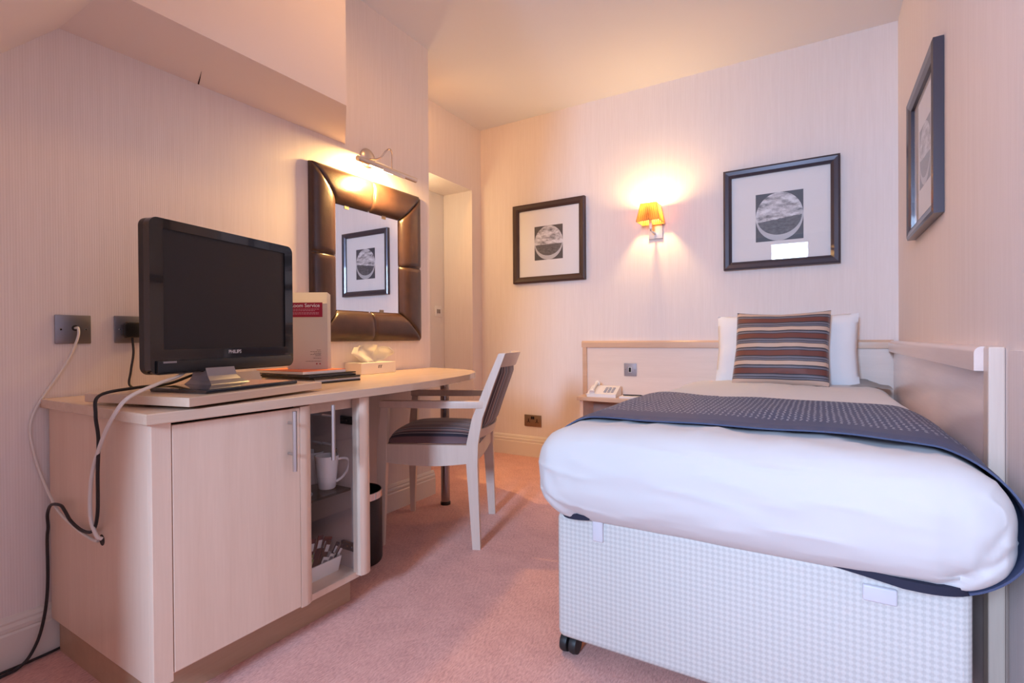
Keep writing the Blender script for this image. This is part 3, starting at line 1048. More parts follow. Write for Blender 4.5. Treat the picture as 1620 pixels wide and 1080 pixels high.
cw = smooth_path([(XL + 0.004, 0.628, 0.9395), (XL + 0.022, 0.630, 0.938), (XL + 0.026, 0.626, 0.905), (XL + 0.016, 0.600, 0.83), (XL + 0.010, 0.545, 0.73),
                  (XL + 0.008, 0.523, 0.66), (XL + 0.010, 0.530, 0.58), (XL + 0.025, 0.545, 0.50), (-1.80, 0.545, 0.435), (-1.69, 0.548, 0.405),
                  (-1.60, 0.551, 0.392), (-1.575, 0.556, 0.390)], 8)
tag(origin(obj('aerial_cable', tube(bm_new(), cw, 0.0036, 8), M_cable_w, None, True), (XL + .01, 0.6, 0.735)),
    'thin white cable hanging from the aerial plate down to the cabinet side', 'cable')
cw2 = smooth_path([(-1.560, 0.780, 0.830), (-1.50, 0.720, 0.805), (-1.445, 0.640, 0.790), (-1.405, 0.560, 0.766), (-1.42, 0.535, 0.725), (-1.495, 0.537, 0.655),
                   (-1.562, 0.540, 0.560), (-1.575, 0.541, 0.460), (-1.556, 0.546, 0.412), (-1.552, 0.556, 0.400)], 8)
tag(origin(obj('television_cable', tube(bm_new(), cw2, 0.0046, 8), M_cable_w, None, True), (-1.5, 0.6, 0.735)),
    'thicker white cable looping from under the television into the cabinet side', 'cable')
cbk = smooth_path([(-1.585, 0.800, 0.800), (-1.57, 0.72, 0.778), (-1.545, 0.63, 0.776), (-1.525, 0.545, 0.765), (-1.512, 0.532, 0.72), (-1.515, 0.538, 0.66),
                   (-1.530, 0.541, 0.57), (-1.545, 0.545, 0.47), (-1.585, 0.549, 0.417), (-1.65, 0.549, 0.405), (-1.71, 0.545, 0.420), (-1.735, 0.540, 0.445),
                   (-1.765, 0.540, 0.455), (-1.83, 0.540, 0.445), (-1.875, 0.545, 0.41), (-1.885, 0.549, 0.37), (-1.893, 0.549, 0.33), (-1.893, 0.549, 0.21),
                   (-1.890, 0.540, 0.12), (-1.885, 0.520, 0.05), (-1.878, 0.485, 0.009), (-1.872, 0.42, 0.005), (-1.868, 0.30, 0.005), (-1.865, 0.10, 0.005)], 8)
tag(origin(obj('power_lead', tube(bm_new(), cbk, 0.0040, 8), M_cable_b, None, True), (-1.6, 0.55, 0.735)),
    'black lead from the television looping down the cabinet side to the carpet', 'cable')
cf = smooth_path([(-1.90, 0.585, 0.006), (-1.895, 0.53, 0.005), (-1.892, 0.45, 0.005), (-1.890, 0.30, 0.005), (-1.888, 0.05, 0.005)], 6)
tag(origin(obj('floor_lead', tube(bm_new(), cf, 0.0036, 8), M_cable_b, None, True), (-1.89, 0.45, 0)),
    'black lead lying on the carpet along the skirting board', 'cable')

MF_ = lambda x, z, y=YF: frame_matrix((x, y, z), (1, 0, 0), (0, 0, 1))
p = plate('double_socket', 'brass double socket low on the far wall', 'socket', MF_(-1.862, 0.272), 0.146, 0.088, M_bronze)
for s in (-1, 1):
    bm = bm_new()
    x = s * 0.036
    box(bm, x - 0.003, x + 0.003, 0.004, 0.016, 0.006, 0.0066)
    box(bm, x - 0.013, x - 0.006, -0.014, -0.009, 0.006, 0.0066)
    box(bm, x + 0.006, x + 0.013, -0.014, -0.009, 0.006, 0.0066)
    box(bm, x - 0.004, x + 0.004, -0.010, 0.004, 0.006, 0.0064)
    obj('socket_holes', bm, M_dark, p, world=False, label='black socket holes')
    obj('rocker_switch', box(bm_new(), s * 0.0075 - 0.0065, s * 0.0075 + 0.0065, 0.012, 0.034, 0.006, 0.009, 0.001), M_black, p, world=False, label='black rocker switch')
p = plate('light_switch', 'small white plate with dark rockers by the white recessed door', 'switch', frame_matrix((-2.6115, 3.172, 1.119), (0, 1, 0), (0, 0, 1)), 0.086, 0.086, M_whiteplastic)
for s in (-1, 1):
    obj('rocker_switch', box(bm_new(), s * 0.011 - 0.008, s * 0.011 + 0.008, -0.016, 0.016, 0.006, 0.009, 0.001), M_darkmetal, p, world=False, label='dark rocker')

# ------------------------------------------------------------------ waste bin
bn = thing('waste_bin', 'black round waste bin with a metal rim between cabinet and chair', 'bin', (-1.615, 1.43, 0))
bx, by, br = -1.615, 1.43, 0.105
bm = lathe(bm_new(), [(br * 0.97, 0.004), (br, 0.012), (br, 0.285), (br - 0.003, 0.285), (br - 0.004, 0.02), (0.001, 0.018)], (bx, by, 0), 40)
obj('bucket', bm, M_black, bn, True)
bm = lathe(bm_new(), [(br + 0.001, 0.262), (br + 0.002, 0.289), (br - 0.003, 0.289), (br - 0.003, 0.262)], (bx, by, 0), 40, close=True)
obj('rim', bm, M_chrome, bn, True, label='shiny metal rim')

# ------------------------------------------------------------------ armchair at the desk
CR_ = R_(114.9)
chv = thing('armchair', 'pale wooden armchair with striped seat pulled up to the worktop', 'chair', (-1.545, 1.885, 0), CR_)


def sq_leg(path, sizes):
    """square-section leg through points with (sx, sy) half sizes"""
    bm = bm_new()
    rings = []
    for (x, y, z), (a, b) in zip(path, sizes):
        rings.append([bm.verts.new(q) for q in ((x - a, y - b, z), (x + a, y - b, z), (x + a, y + b, z), (x - a, y + b, z))])
    for a_, b_ in zip(rings, rings[1:]):
        for k in range(4):
            bm.faces.new((a_[k], a_[(k + 1) % 4], b_[(k + 1) % 4], b_[k]))
    bm.faces.new(rings[0][::-1])
    bm.faces.new(rings[-1])
    es = [e for e in bm.edges if len(e.link_faces) == 2 and abs(e.link_faces[0].normal.dot(e.link_faces[1].normal)) < 0.5]
    bmesh.ops.recalc_face_normals(bm, faces=bm.faces[:])
    return bm


for s in (-1, 1):
    X = s * 0.222
    obj('front_leg', sq_leg([(X, 0.205, 0), (X, 0.200, 0.36), (X, 0.198, 0.44), (X, 0.185, 0.602)],
                            [(0.010, 0.011), (0.017, 0.021), (0.017, 0.021), (0.016, 0.016)]), M_chairwood, chv, world=False)
    bl_ = sq_leg([(X, -0.215, 0), (X, -0.198, 0.36), (X, -0.200, 0.45), (X, -0.222, 0.56), (X, -0.275, 0.70), (X, -0.330, 0.835)],
                 [(0.014, 0.017), (0.0165, 0.024), (0.0165, 0.025), (0.0165, 0.022), (0.016, 0.018), (0.016, 0.014)])
    obj('rear_leg', bl_, M_chairwood, chv, world=False)
    # arm: flat strip, curving in to the rear post
    bm = bm_new()
    xo = s * 0.246
    prof = [(X + s * 0.0, -0.250), (xo - s * 0.006, -0.246), (xo, -0.228), (xo, -0.10), (xo, 0.10), (X + s * .02, 0.205)]
    prf2 = [(X - s * .006, -0.225), (X - s * 0.002, -0.220), (X - s * .004, -0.20), (X - s * 0.008, -0.10), (X - s * 0.014, 0.10), (X - s * .02, 0.205)]
    poly = prof + prf2[::-1]
    prism(bm, poly, 0.603, 0.633, 0.004)
    obj('armrest', bm, M_chairwood, chv, True, world=False)
    # side rail with an arched underside
    n = 10
    pts = [(-0.185 + 0.375 * k / n, 0.366 - 0.014 * sin(pi * k / n)) for k in range(n + 1)] + [(0.190, 0.444), (-0.185, 0.444)]
    obj('seat_rail', prism(bm_new(), pts, X - 0.012, X + 0.012, axis='X'), M_chairwood, chv, world=False)
n = 10
for y0 in (-0.212, 0.188):
    pts = [(-0.208 + 0.416 * k / n, 0.372 - 0.012 * sin(pi * k / n)) for k in range(n + 1)] + [(0.208, 0.444), (-0.208, 0.444)]
    obj('seat_rail', prism(bm_new(), pts, y0, y0 + 0.022, axis='Y'), M_chairwood, chv, world=False)
bm = bm_new()
NX, NY = 24, 24


def seat_pt(i, j):
    u, v = i / (NX - 1) * 2 - 1, j / (NY - 1) * 2 - 1
    e = (1 - abs(u) ** 4) * (1 - abs(v) ** 4)
    wx = 0.205 + 0.016 * (v + 1) / 2
    return (u * wx, -0.02 + v * 0.205 + 0.012 * (1 - u * u) * (v > 0) * v, 0.4465 + 0.052 * e ** 0.32 + 0.012 * (1 - u * u) * (1 - v * v))


V = grid(bm, NX, NY, seat_pt, lambda i, j: (i / (NX - 1) * 0.42, j / (NY - 1) * 0.41))
ring = [V[i][0] for i in range(NX)] + [V[-1][j] for j in range(1, NY)] + [V[i][-1] for i in range(NX - 2, -1, -1)] + [V[0][j] for j in range(NY - 2, 0, -1)]
bm.faces.new(ring[::-1])
obj('seat_cushion', bm, M_seat, chv, True, world=False, label='striped upholstered seat', angle=60)


def back_y(z, x):
    t = (z - 0.45) / 0.385
    return -0.200 - 0.132 * max(0, t) ** 1.15 - 0.040 * (1 - (x / 0.21) ** 2)


bm = bm_new()
NX, NZ = 14, 10
for sgn, off in ((1, 0.014), (-1, -0.014)):
    grid(bm, NX, NZ, lambda i, j: (-0.195 + 0.39 * i / (NX - 1), back_y(0.505 + 0.275 * j / (NZ - 1), -0.195 + 0.39 * i / (NX - 1)) + off * (1 - (2 * i / (NX - 1) - 1) ** 8) * (1 - (2 * j / (NZ - 1) - 1) ** 8) ** .5,
                                   0.505 + 0.275 * j / (NZ - 1)), lambda i, j: (i / (NX - 1) * 0.39, j * 0.03))
bmesh.ops.remove_doubles(bm, verts=bm.verts[:], dist=0.0001)
bmesh.ops.recalc_face_normals(bm, faces=bm.faces[:])
obj('backrest', bm, M_seat, chv, True, world=False, label='striped upholstered backrest', angle=70)
for z0, z1, nm in ((0.776, 0.836, 'top_rail'), (0.468, 0.508, 'back_rail')):
    bm = bm_new()
    N_ = 14
    a_ = []
    for off in (-0.013, 0.013):
        for z in (z0, z1):
            a_.append([bm.verts.new((-0.208 + 0.416 * i / (N_ - 1), back_y(z, -0.208 + 0.416 * i / (N_ - 1)) + off, z)) for i in range(N_)])
    for P, Q in ((a_[0], a_[1]), (a_[1], a_[3]), (a_[3], a_[2]), (a_[2], a_[0])):
        for i in range(N_ - 1):
            bm.faces.new((P[i], P[i + 1], Q[i + 1], Q[i]))
    for e in (0, -1):
        bm.faces.new((a_[0][e], a_[1][e], a_[3][e], a_[2][e]))
    bmesh.ops.recalc_face_normals(bm, faces=bm.faces[:])
    obj(nm, bm, M_chairwood, chv, True, world=False)

# ------------------------------------------------------------------ headboards and bedside shelf
hbd = thing('headboard', 'pale beech headboard panel with rounded rail across the far wall', 'headboard', (-0.55, YF, 0))
obj('panel', box(bm_new(), -1.41, 0.337, 3.352, 3.3755, 0.30, 0.850), M_panel, hbd)


def rail_profile(d, h):
    return [(0, 0), (0, h)] + [(d - 0.016 + 0.016 * sin(a), h - 0.016 + 0.016 * cos(a)) for a in [i * pi / 12 for i in range(7)]] + [(d, 0.0)]


pf = rail_profile(0.038, 0.046)
bm = bm_new()
prism(bm, [(YF - a, 0.832 + b) for a, b in pf], -1.444, 0.337, axis='X')
obj('rail', bm, M_woodx, hbd, True)
prism(bm := bm_new(), [(-1.444, YF), (-1.444, YF - 0.022), (-1.436, YF - 0.036), (-1.408, YF - 0.038), (-1.402, YF)], 0.20, 0.833)
obj('end_post', bm, M_woodx, hbd, True)

hb2 = thing('side_headboard', 'pinkish beech panel with rounded rail along the wall beside the bed', 'headboard', (XR, 2.4, 0))
obj('panel', box(bm_new(), 0.335, 0.3605, 1.60, 3.335, 0.02, 0.838), M_panely, hb2)
bm = bm_new()
prism(bm, [(XR - 0.0005 - a, 0.815 + b) for a, b in rail_profile(0.046, 0.058)], -3.336, -1.603, axis='Y')
bmesh.ops.transform(bm, matrix=Matrix.Scale(-1, 4, (0, 1, 0)), verts=bm.verts[:])
bmesh.ops.reverse_faces(bm, faces=bm.faces[:])
obj('rail', bm, M_woody, hb2, True)
obj('end_post', box(bm_new(), 0.331, 0.3605, 1.560, 1.602, 0, 0.873, 0.004), M_chairwood, hb2, label='pale squared end post')

sh = thing('bedside_shelf', 'small beech bedside shelf below the headboard beside the bed', 'shelf', (-1.15, 3.23, 0))
obj('shelf_board', prism(bm_new(), [(-1.40, 3.335), (-1.375, 3.095), (-1.20, 3.085), (-0.72, 3.085), (-0.72, 3.335)], 0.487, 0.512, 0.003), M_woodx, sh)
obj('side_panel', box(bm_new(), -1.362, -1.340, 3.115, 3.33, 0, 0.487), M_wood, sh)
obj('back_panel', box(bm_new(), -1.340, -0.72, 3.30, 3.33, 0.05, 0.487), simple('shelf_back_veneer', (0.40, 0.28, 0.24), 0.4), sh)

p = plate('bedside_switch', 'pewter switch plate on the headboard above the telephone', 'switch', frame_matrix((-1.094, 3.352, 0.681), (1, 0, 0), (0, 0, 1)), 0.086, 0.086,
          simple('matt_pewter_plate', (0.34, 0.32, 0.36), 0.5, 0.35))
screws(p, (-0.031, 0.031))
sw = obj('switch_frame', box(bm_new(), -0.0115, 0.0095, -0.018, 0.018, 0.006, 0.0075, 0.0005), M_whiteplastic, p, world=False, label='pale switch surround')
obj('rocker_switch', box(bm_new(), -0.009, 0.007, -0.015, 0.015, 0.0075, 0.0095, 0.0008), M_black, p, world=False, label='black rocker')

# telephone
ph = thing('telephone', 'cream desk telephone on the bedside shelf', 'telephone', (-1.225, 3.20, 0.512), R_(8))
prism(bm := bm_new(), [(-0.085, 0.0005), (0.095, 0.0005), (0.095, 0.062), (0.06, 0.060), (-0.085, 0.020)], -0.095, 0.095, axis='X')
obj('base', bm, M_cream, ph, world=False)
bm = bm_new()
hp = smooth_path([(-0.062, -0.080, 0.030), (-0.062, -0.06, 0.044), (-0.062, 0.0, 0.064), (-0.062, 0.060, 0.078), (-0.062, 0.082, 0.072)], 6)
tube(bm, hp, [0.018 if k < 5 or k > 18 else 0.0105 for k in range(len(hp))], 12)
obj('handset', bm, M_cream, ph, True, world=False)
bm = bm_new()
for r in range(4):
    for c in range(3):
        y = -0.045 + r * 0.024
        z = 0.020 + (y + 0.085) * 0.276
        box(bm, 0.008 + c * 0.024, 0.024 + c * 0.024, y - 0.007, y + 0.007, z - 0.004, z + 0.004)
obj('keypad', bm, M_greyplastic, ph, world=False, label='grey keypad')
cpt = smooth_path([(-0.085, -0.07, 0.022), (-0.11, -0.05, 0.012), (-0.10, 0.02, 0.006), (-0.09, 0.10, 0.008)], 6)
obj('cord', tube(bm_new(), cpt, 0.003, 8), M_cream, ph, True, world=False)
pd = thing('notepad', 'small white notepad on the bedside shelf by the telephone', 'notepad', (-1.045, 3.175, 0.512), R_(6))
obj('pages', box(bm_new(), -0.055, 0.055, -0.045, 0.045, 0.0005, 0.010), M_paperw, pd, world=False)
pn = thing('pen', 'dark pen lying on the white notepad', 'pen', (-1.03, 3.17, 0.5225), R_(-4))
obj('barrel', tube(bm_new(), [(-0.06, 0.01, 0.005), (0.05, 0.035, 0.005), (0.062, 0.0375, 0.005)], [0.0042, 0.0042, 0.0015], 10), M_black, pn, True, world=False)

# ------------------------------------------------------------------ bed
bd = thing('divan_bed', 'single divan bed with white diamond-weave base along the panelled wall', 'bed', (-0.19, 2.3, 0))
BX0, BX1, BY0, BY1 = -0.640, 0.255, 1.290, 3.310
bm = box(bm_new(), BX0, BX1, BY0, BY1, 0.052, 0.412, 0.022, 4)
obj('divan_base', bm, M_weave, bd, True)
bm = box(bm_new(), BX0 + 0.01, BX1 - 0.005, BY0 + 0.02, BY1, 0.413, 0.600, 0.05, 4)
obj('mattress', bm, M_sheet, bd, True)
for x in (-0.612, 0.225):
    for y in (1.325, 3.24):
        bm = bm_new()
        for dx in (-0.014, 0.014):
            lathe(bm, [(0.010, -0.012), (0.026, -0.010), (0.028, 0), (0.026, 0.010), (0.010, 0.012)], (x + dx, y, 0.028), 20, 'X')
        obj('caster', bm, M_rubber, bd, True, label='black twin-wheel caster')
for x0, x1, z0, z1 in ((-0.527, -0.497, 0.350, 0.425), (0.076, 0.135, 0.348, 0.382)):
    obj('mattress_clip', box(bm_new(), x0, x1, BY0 - 0.009, BY0 + 0.003, z0, z1, 0.004, 3), simple('clip_plastic', (0.66, 0.66, 0.70), 0.4), bd, True, label='white plastic mattress clip')

# quilt: a soft, bulging rounded shape over the mattress
QX0, QX1, QY0, QY1, QZ0, QZ1 = -0.690, 0.318, 1.205, 3.28, 0.397, 0.652


def soft(p, r, lo, hi):
    q = Vector((min(max(p.x, lo.x + r), hi.x - r), min(max(p.y, lo.y + r), hi.y - r), min(max(p.z, lo.z + r), hi.z - r)))
    d = p - q
    return q + d.normalized() * r if d.length > 1e-6 else p


def wr(x, y, z):
    a = noise.noise((x * 4.5, y * 4, z * 5)) * 0.012
    b = (1 - abs(noise.noise((x * 9 + 3, y * 7, z * 4)))) ** 4 * 0.007
    c = (1 - abs(noise.noise((x * 6 + z * 14, y * 9, z * 9 - x * 5)))) ** 6 * 0.006
    return a + b + c - 0.006


bm = bm_new()
lo, hi = Vector((QX0, QY0, QZ0)), Vector((QX1, QY1, QZ1))
bmesh.ops.create_cube(bm, size=1)
bmesh.ops.subdivide_edges(bm, edges=bm.edges[:], cuts=47, use_grid_fill=True)


def quilt_shape(p, grow=0.0):
    """p in the unit cube -> quilt surface"""
    def bias(t):
        return 0.5 - 0.5 * cos(pi * t) if True else t
    fx, fy, fz = p.x + 0.5, p.y + 0.5, p.z + 0.5
    fy = fy ** 1.6
    q = Vector((lo.x + (hi.x - lo.x) * bias(fx), lo.y + (hi.y - lo.y) * fy, lo.z + (hi.z - lo.z) * fz))
    q = soft(q, 0.105, lo, hi)
    return q


def quilt_finish(q):
    x, y, z = q
    # crown over the middle and sag towards the pillow end
    t = (z - QZ0) / (QZ1 - QZ0)
    c = 1 - ((x - (QX0 + QX1) / 2) / 0.5) ** 2
    z += t * 0.012 * c - t * 0.012 * max(0, min(1, (y - 1.9) / 1.0))
    # plan: foot corners drawn in
    k = max(0, (1.42 - y) / 0.2)
    # lower edge drawn under the mattress
    low = max(0, 1 - t / 0.55)
    y += 0.012 * low * max(0, min(1, (1.5 - y) / 0.25))
    # the hem rises a little towards the wall side
    z += 0.012 * low * (x > 0.15) * 0
    n_ = wr(x, y, z)
    d = Vector((0, -0.9, 0.25)) if y < 1.3 else (Vector((-1 if x < -0.2 else 1, 0, 0.2)) if t < 0.7 else Vector((0, 0, 1)))
    side = 1.0 if y < 2.4 else 0.7
    q = Vector((x, y, z)) + d * n_ * side
    # creases fanning from the lower foot corner
    for cx_, cz_, ang in ((-0.54, 0.41, 1.75), (-0.55, 0.41, 2.1), (-0.55, 0.41, 2.5), (0.20, 0.42, 0.7), (0.22, 0.42, 1.1), (0.22, 0.44, 1.6)):
        dx, dz = x - cx_, z - cz_
        r_ = math.hypot(dx, dz)
        if y < 1.36 and r_ < 0.2:
            a = math.atan2(dz, dx) - ang
            q.y += 0.014 * math.exp(-(a * r_ / 0.010) ** 2) * (1 - r_ / 0.2)
    return q


for v in bm.verts:
    v.co = quilt_finish(quilt_shape(v.co.copy()))
bmesh.ops.recalc_face_normals(bm, faces=bm.faces[:])
qu = tag(origin(obj('duvet', bm, M_sheet, None, True, angle=80), (-0.19, 2.2, QZ0)),
         'plump white duvet over the bed, overhanging its foot', 'duvet')

# lining that shows as a dark edge under the duvet
bm = bm_new()
N_ = 90
path = []


def hem_path(k):
    """closed run round the two sides and the foot, at the lower edge"""
    r = 0.105
    x0, x1, y0, y1 = QX0 + 0.055, QX1 - 0.045, QY0 + 0.045, QY1 - 0.3
    pts = [(x0, y1)]
    pts += [(x0 + r - r * cos(a), y0 + r - r * sin(a)) for a in [i * pi / 20 for i in range(11)]]
    pts += [(x1 - r + r * sin(a), y0 + r - r * cos(a)) for a in [i * pi / 20 for i in range(11)]]
    pts += [(x1, y1)]
    return pts


hp_ = hem_path(0)
pp = []
for a_, b_ in zip(hp_, hp_[1:]):
    L = math.hypot(b_[0] - a_[0], b_[1] - a_[1])
    nn = max(1, int(L / 0.03))
    for k in range(nn):
        pp.append((a_[0] + (b_[0] - a_[0]) * k / nn, a_[1] + (b_[1] - a_[1]) * k / nn))
pp.append(hp_[-1])


def hem_pt(i, j):
    x, y = pp[i]
    c = (-0.19, 2.3)
    dx, dy = x - c[0], (y - c[1]) * 0.5
    L = math.hypot(dx, dy)
    # hidden under the middle of the foot, showing towards both sides
    show = max(0, min(1, (x + 0.02) / 0.16)) if x > -0.3 else max(0, min(1, (-0.50 - x) / 0.10))
    zz = 0.416 + 0.003 * noise.noise((x * 9, y * 9, 0)) - 0.004 * show
    o_ = (-0.03, -0.030 + 0.036 * show, -0.032 + 0.036 * show, -0.05)[j]
    return (x + dx / L * o_, y + dy / L * o_, zz + (0.012, 0.008, -0.010 * show, -0.004)[j])


grid(bm, len(pp), 4, hem_pt)
obj('lining', bm, M_lining, qu, True, label='navy lining edge')

# runner: a stitched navy throw laid across the lower half of the bed, hanging down both sides
bm = bm_new()
NU, NV = 120, 40


def run_section(s):
    """s metres across from the crown of the bed; returns (x, z, nx, nz) on the quilt's side-on outline"""
    xc = (QX0 + QX1) / 2
    half = (QX1 - QX0) / 2
    r = (QZ1 - 0.418) / 2
    flat = half - r
    sg = -1 if s < 0 else 1
    a = abs(s)
    if a <= flat:
        return (xc + sg * a, QZ1, 0, 1)
    th = (a - flat) / r
    if th <= pi * 0.97:
        return (xc + sg * (flat + r * sin(th)), QZ1 - r + r * cos(th), sg * sin(th), cos(th))
    th = pi * 0.97
    return (xc + sg * (flat + r * sin(th)), QZ1 - r + r * cos(th), sg * sin(th), cos(th))


SMAX = (QX1 - QX0) / 2 - 0.117 + 0.117 * pi * 0.90


def run_pt(i, j):
    s = -SMAX + 2 * SMAX * i / (NU - 1)
    v = j / (NV - 1)
    a = s / SMAX
    y0 = 1.385 + 0.020 * noise.noise((s * 3.0, 0.3, 0))
    if a > 0.55:
        y0 -= 0.125 * min(1, (a - 0.55) / 0.25)
    if a < -0.55:
        y0 -= 0.070 * min(1, (-a - 0.55) / 0.25)
    y1 = 2.06 + 0.16 * a * a + 0.030 * noise.noise((s * 3.4, 5.1, 0)) + (0.03 if a < -.2 else 0.0)
    y = y0 + (y1 - y0) * v
    x, z, nx, nz = run_section(s)
    t = max(0, min(1, (z - QZ0) / (QZ1 - QZ0)))
    c = 1 - ((x - (QX0 + QX1) / 2) / 0.5) ** 2
    off = 0.017 + (0.002 * max(0, nx) if s > 0 else -0.006 * max(0, -nx)) + 0.006 * noise.noise((s * 6, y * 4, 1))
    if v > 0.92 or v < 0.05:
        off -= 0.003
    z += t * 0.012 * c - t * 0.012 * max(0, min(1, (y - 1.9) / 1.0))
    q = Vector((x + nx * off, y, z + nz * off))
    # follow the rounding of the foot
    if y < QY0 + 0.20 and abs(a) < 0.55:
        e = (QY0 + 0.20 - y) / 0.20
        q.z -= 0.035 * e * e * t
    return q


grid(bm, NU, NV, run_pt, lambda i, j: (2 * SMAX * i / (NU - 1), 0.68 * j / (NV - 1)))
bmesh.ops.recalc_face_normals(bm, faces=bm.faces[:])
bmesh.ops.solidify(bm, geom=bm.faces[:], thickness=0.004)
tag(origin(obj('bed_runner', bm, M_runner, None, True, angle=80), (-0.19, 1.75, QZ1)),
    'navy stitched runner laid across the foot half of the duvet', 'bed runner')


def pillow(name, cx, cy, z0, wd, hh, th, lean, mat, label, cat, rz=0.0, flange=0.0, uvh=None, seed=0.0):
    """upright pillow leaning back by lean; local x across, z up, +y thickness towards the headboard"""
    bm = bm_new()
    N1, N2 = 36, 30
    fl = 0.94 if flange else 1.0
    for sg in (-1, 1):
        def f(i, j):
            u, v = i / (N1 - 1) * 2 - 1, j / (N2 - 1) * 2 - 1
            e = max(0.0, (1 - abs(u / fl) ** 2.6)) * max(0.0, (1 - abs(v / fl) ** 2.6)) if abs(u) < fl and abs(v) < fl else 0.0
            pinch = 1 - 0.035 * (1 - abs(v)) * abs(u) ** 3
            pinch2 = 1 - 0.035 * (1 - abs(u)) * abs(v) ** 3
            d = th / 2 * e ** 0.5
            d += noise.noise((u * 2.2 + seed, v * 2.2, seed)) * 0.010 * e ** 0.3 + noise.noise((u * 6 + seed, v * 5, seed)) * 0.003 * e ** 0.3
            sag = -0.010 * (1 - u * u) * (v > 0) * v
            return (u * wd / 2 * pinch, sg * d, hh / 2 + (v * hh / 2) * pinch2 + sag)
        grid(bm, N1, N2, f, lambda i, j: (i / (N1 - 1) * wd, j / (N2 - 1) * hh + 0.04 + 0.006 * sin(i / (N1 - 1) * 3.4)))
    bmesh.ops.remove_doubles(bm, verts=bm.verts[:], dist=0.0012)
    bmesh.ops.recalc_face_normals(bm, faces=bm.faces[:])
    bmesh.ops.transform(bm, matrix=Matrix.Rotation(-lean, 4, 'X'), verts=bm.verts[:])
    o = obj(name, bm, mat, None, True, angle=80)
    o.location = (cx, cy, z0)
    o.rotation_euler = (0, 0, rz)
    ROOT[o.name] = o.matrix_basis.copy()
    return tag(o, label, cat)


pillow('pillow', -0.170, 3.150, 0.628, 0.70, 0.405, 0.14, R_(14), M_pillow, 'white pillow standing against the headboard behind the striped cushion', 'pillow', seed=1.0)
pillow('cushion', -0.185, 2.985, 0.640, 0.455, 0.425, 0.13, R_(22), M_cush, 'square cushion with brown, grey and cream stripes leaning on the pillow', 'cushion', rz=R_(-4), seed=4.0)
bm = bm_new()
grid(bm, 20, 14, lambda i, j: (0.06 + 0.25 * i / 19, 3.06 + 0.24 * j / 13, 0.638 + 0.022 * math.exp(-((i - 10) / 5) ** 2) * (0.4 + j / 13) + 0.006 * noise.noise((i * .4, j * .4, 3))))
bmesh.ops.solidify(bm, geom=bm.faces[:], thickness=0.004)
tag(origin(obj('bed_sheet', bm, M_sheet, None, True, angle=80), (0.18, 3.18, 0.638)), 'rumpled white sheet corner beside the pillow by the panelled wall', 'sheet')

# ------------------------------------------------------------------ framed pictures
def picture(label, M, size, fmat, pmat, fw_=0.046, ph_=(-0.118, 0.118, -0.125, 0.112)):
    """picture in its own XY plane, +Z out of the wall"""
    t = bpy.data.objects.new('framed_picture', None)
    COL.objects.link(t)
    t.empty_display_size = 0.05
    t.matrix_world = M
    ROOT[t.name] = M.copy()
    tag(t, label, 'picture', 'square framed round photographs')
    h = size / 2
    bm = bm_new()
    prof = [(0, 0.001), (0, 0.030), (0.010, 0.034), (0.030, 0.030), (fw_ - 0.004, 0.024), (fw_, 0.022), (fw_, 0.008)]
    rg_ = []
    for d, z in prof:
        a = h - d
        rg_.append([bm.verts.new((sx * a, sy * a, z)) for sx, sy in ((-1, -1), (1, -1), (1, 1), (-1, 1))])
    for A_, B_ in zip(rg_, rg_[1:]):
        for k in range(4):
            bm.faces.new((A_[k], A_[(k + 1) % 4], B_[(k + 1) % 4], B_[k]))
    bmesh.ops.recalc_face_normals(bm, faces=bm.faces[:])
    obj('frame', bm, fmat, t, world=False)
    a = h - fw_ + 0.004
    mo = obj('mount', box(bm_new(), -a, a, -a, a, 0.004, 0.010), M_mat, t, world=False, label='white mount')
    bm = bm_new()
    x0, x1, y0, y1 = ph_
    grid(bm, 2, 2, lambda i, j: ((x0, x1)[i], (y0, y1)[j], 0.0106), lambda i, j: (i, j))
    bmesh.ops.recalc_face_normals(bm, faces=bm.faces[:])
    obj('photograph', bm, pmat, mo, world=False, label='round black and white photograph')
    bm = bm_new()
    grid(bm, 2, 2, lambda i, j: ((-a, a)[i], (-a, a)[j], 0.013))
    obj('glass', bm, M_glass, t, world=False)
    return t


picture('dark brown framed round photograph nearest the door recess', MF_(-1.716, 1.612), 0.592, M_framebrown, M_photo[0], ph_=(-0.117, 0.117, -0.130, 0.122))
picture('dark framed round photograph over the head of the bed', MF_(-0.200, 1.608), 0.604, M_framegrey, M_photo[1], ph_=(-0.124, 0.124, -0.145, 0.138))
picture('dark framed round photograph on the wall along the bed side', frame_matrix((XR, 2.508, 1.610), (0, -1, 0), (0, 0, 1)), 0.592, M_framegrey, M_photo[2])

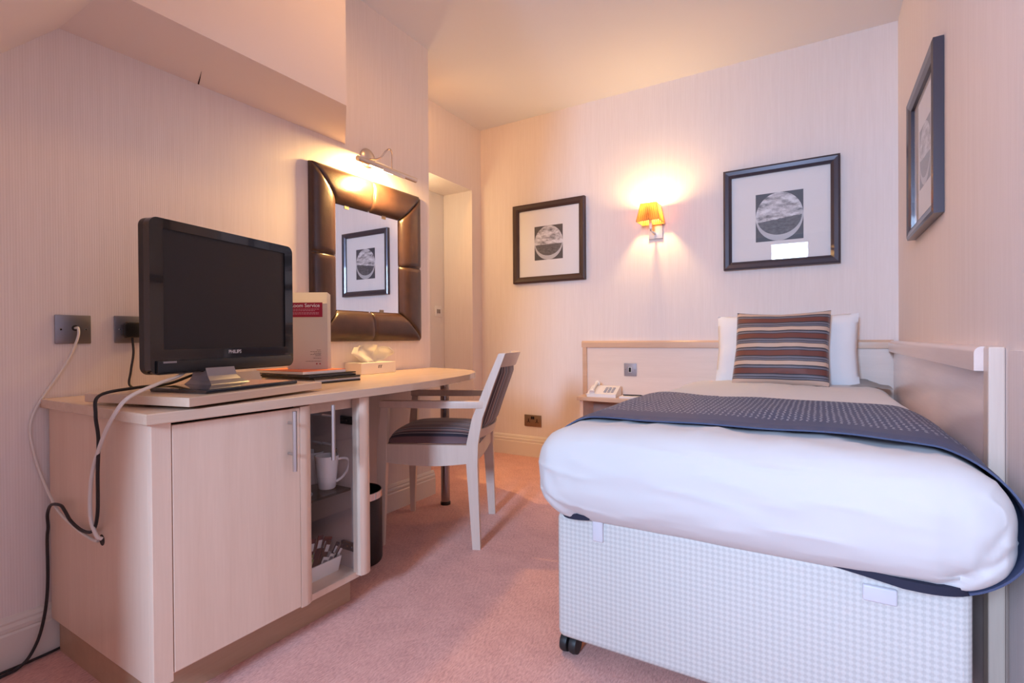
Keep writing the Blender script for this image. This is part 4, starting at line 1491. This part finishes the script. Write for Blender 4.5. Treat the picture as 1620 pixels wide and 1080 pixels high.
# ------------------------------------------------------------------ wall lamp
wl = thing('wall_lamp', 'lit wall lamp with pleated amber shade between the two far pictures', 'lamp', (-0.922, YF, 1.60))
obj('back_plate', box(bm_new(), -0.968, -0.878, YF - 0.010, YF - 0.0005, 1.549, 1.660, 0.002), M_steel, wl)
pts = smooth_path([(-0.925, YF - 0.01, 1.585), (-0.927, 3.32, 1.585), (-0.93, 3.285, 1.588), (-0.93, 3.275, 1.600), (-0.93, 3.275, 1.650)], 5)
obj('arm', tube(bm_new(), pts, 0.0065, 12), M_steel, wl, True)
obj('candle_tube', lathe(bm_new(), [(0.0105, 1.600), (0.0105, 1.690)], (-0.93, 3.275, 0), 20), M_whiteplastic, wl, True)
bm = lathe(bm_new(), [(0.006, 1.690), (0.013, 1.700), (0.016, 1.715), (0.011, 1.735), (0.003, 1.748)], (-0.93, 3.275, 0), 20)
bu = obj('bulb', bm, M_glow, wl, True, label='lit candle bulb')
bu.visible_shadow = True
bm = bm_new()
sx0, sx1, sy0, sy1 = -1.003, -0.857, 3.200, 3.345
tx0, tx1, ty0, ty1 = -0.980, -0.880, 3.222, 3.325
cs0 = [(sx0, sy0), (sx1, sy0), (sx1, sy1), (sx0, sy1)]
cs1 = [(tx0, ty0), (tx1, ty0), (tx1, ty1), (tx0, ty1)]
NP = 44
ra, rb = [], []
for k in range(4):
    for i in range(NP):
        f = i / NP
        for lst, cs, zz in ((ra, cs0, 1.640), (rb, cs1, 1.756)):
            a, b = cs[k], cs[(k + 1) % 4]
            x, y = a[0] + (b[0] - a[0]) * f, a[1] + (b[1] - a[1]) * f
            nn = [(0, -1), (1, 0), (0, 1), (-1, 0)][k]
            p_ = 0.0012 * (1 if i % 4 < 2 else -1)
            lst.append(bm.verts.new((x + nn[0] * p_, y + nn[1] * p_, zz)))
for i in range(len(ra)):
    j = (i + 1) % len(ra)
    bm.faces.new((ra[i], ra[j], rb[j], rb[i]))
bmesh.ops.recalc_face_normals(bm, faces=bm.faces[:])
shd = obj('lamp_shade', bm, M_shade, wl)
bm = bm_new()
for cs, zz in ((cs0, 1.640), (cs1, 1.756)):
    for k in range(4):
        tube(bm, [(*cs[k], zz), (*cs[(k + 1) % 4], zz)], 0.0016, 6)
for k in range(4):
    tube(bm, [(*cs0[k], 1.640), (*cs1[k], 1.756)], 0.0014, 6)
obj('shade_wire', bm, M_bronze, shd)
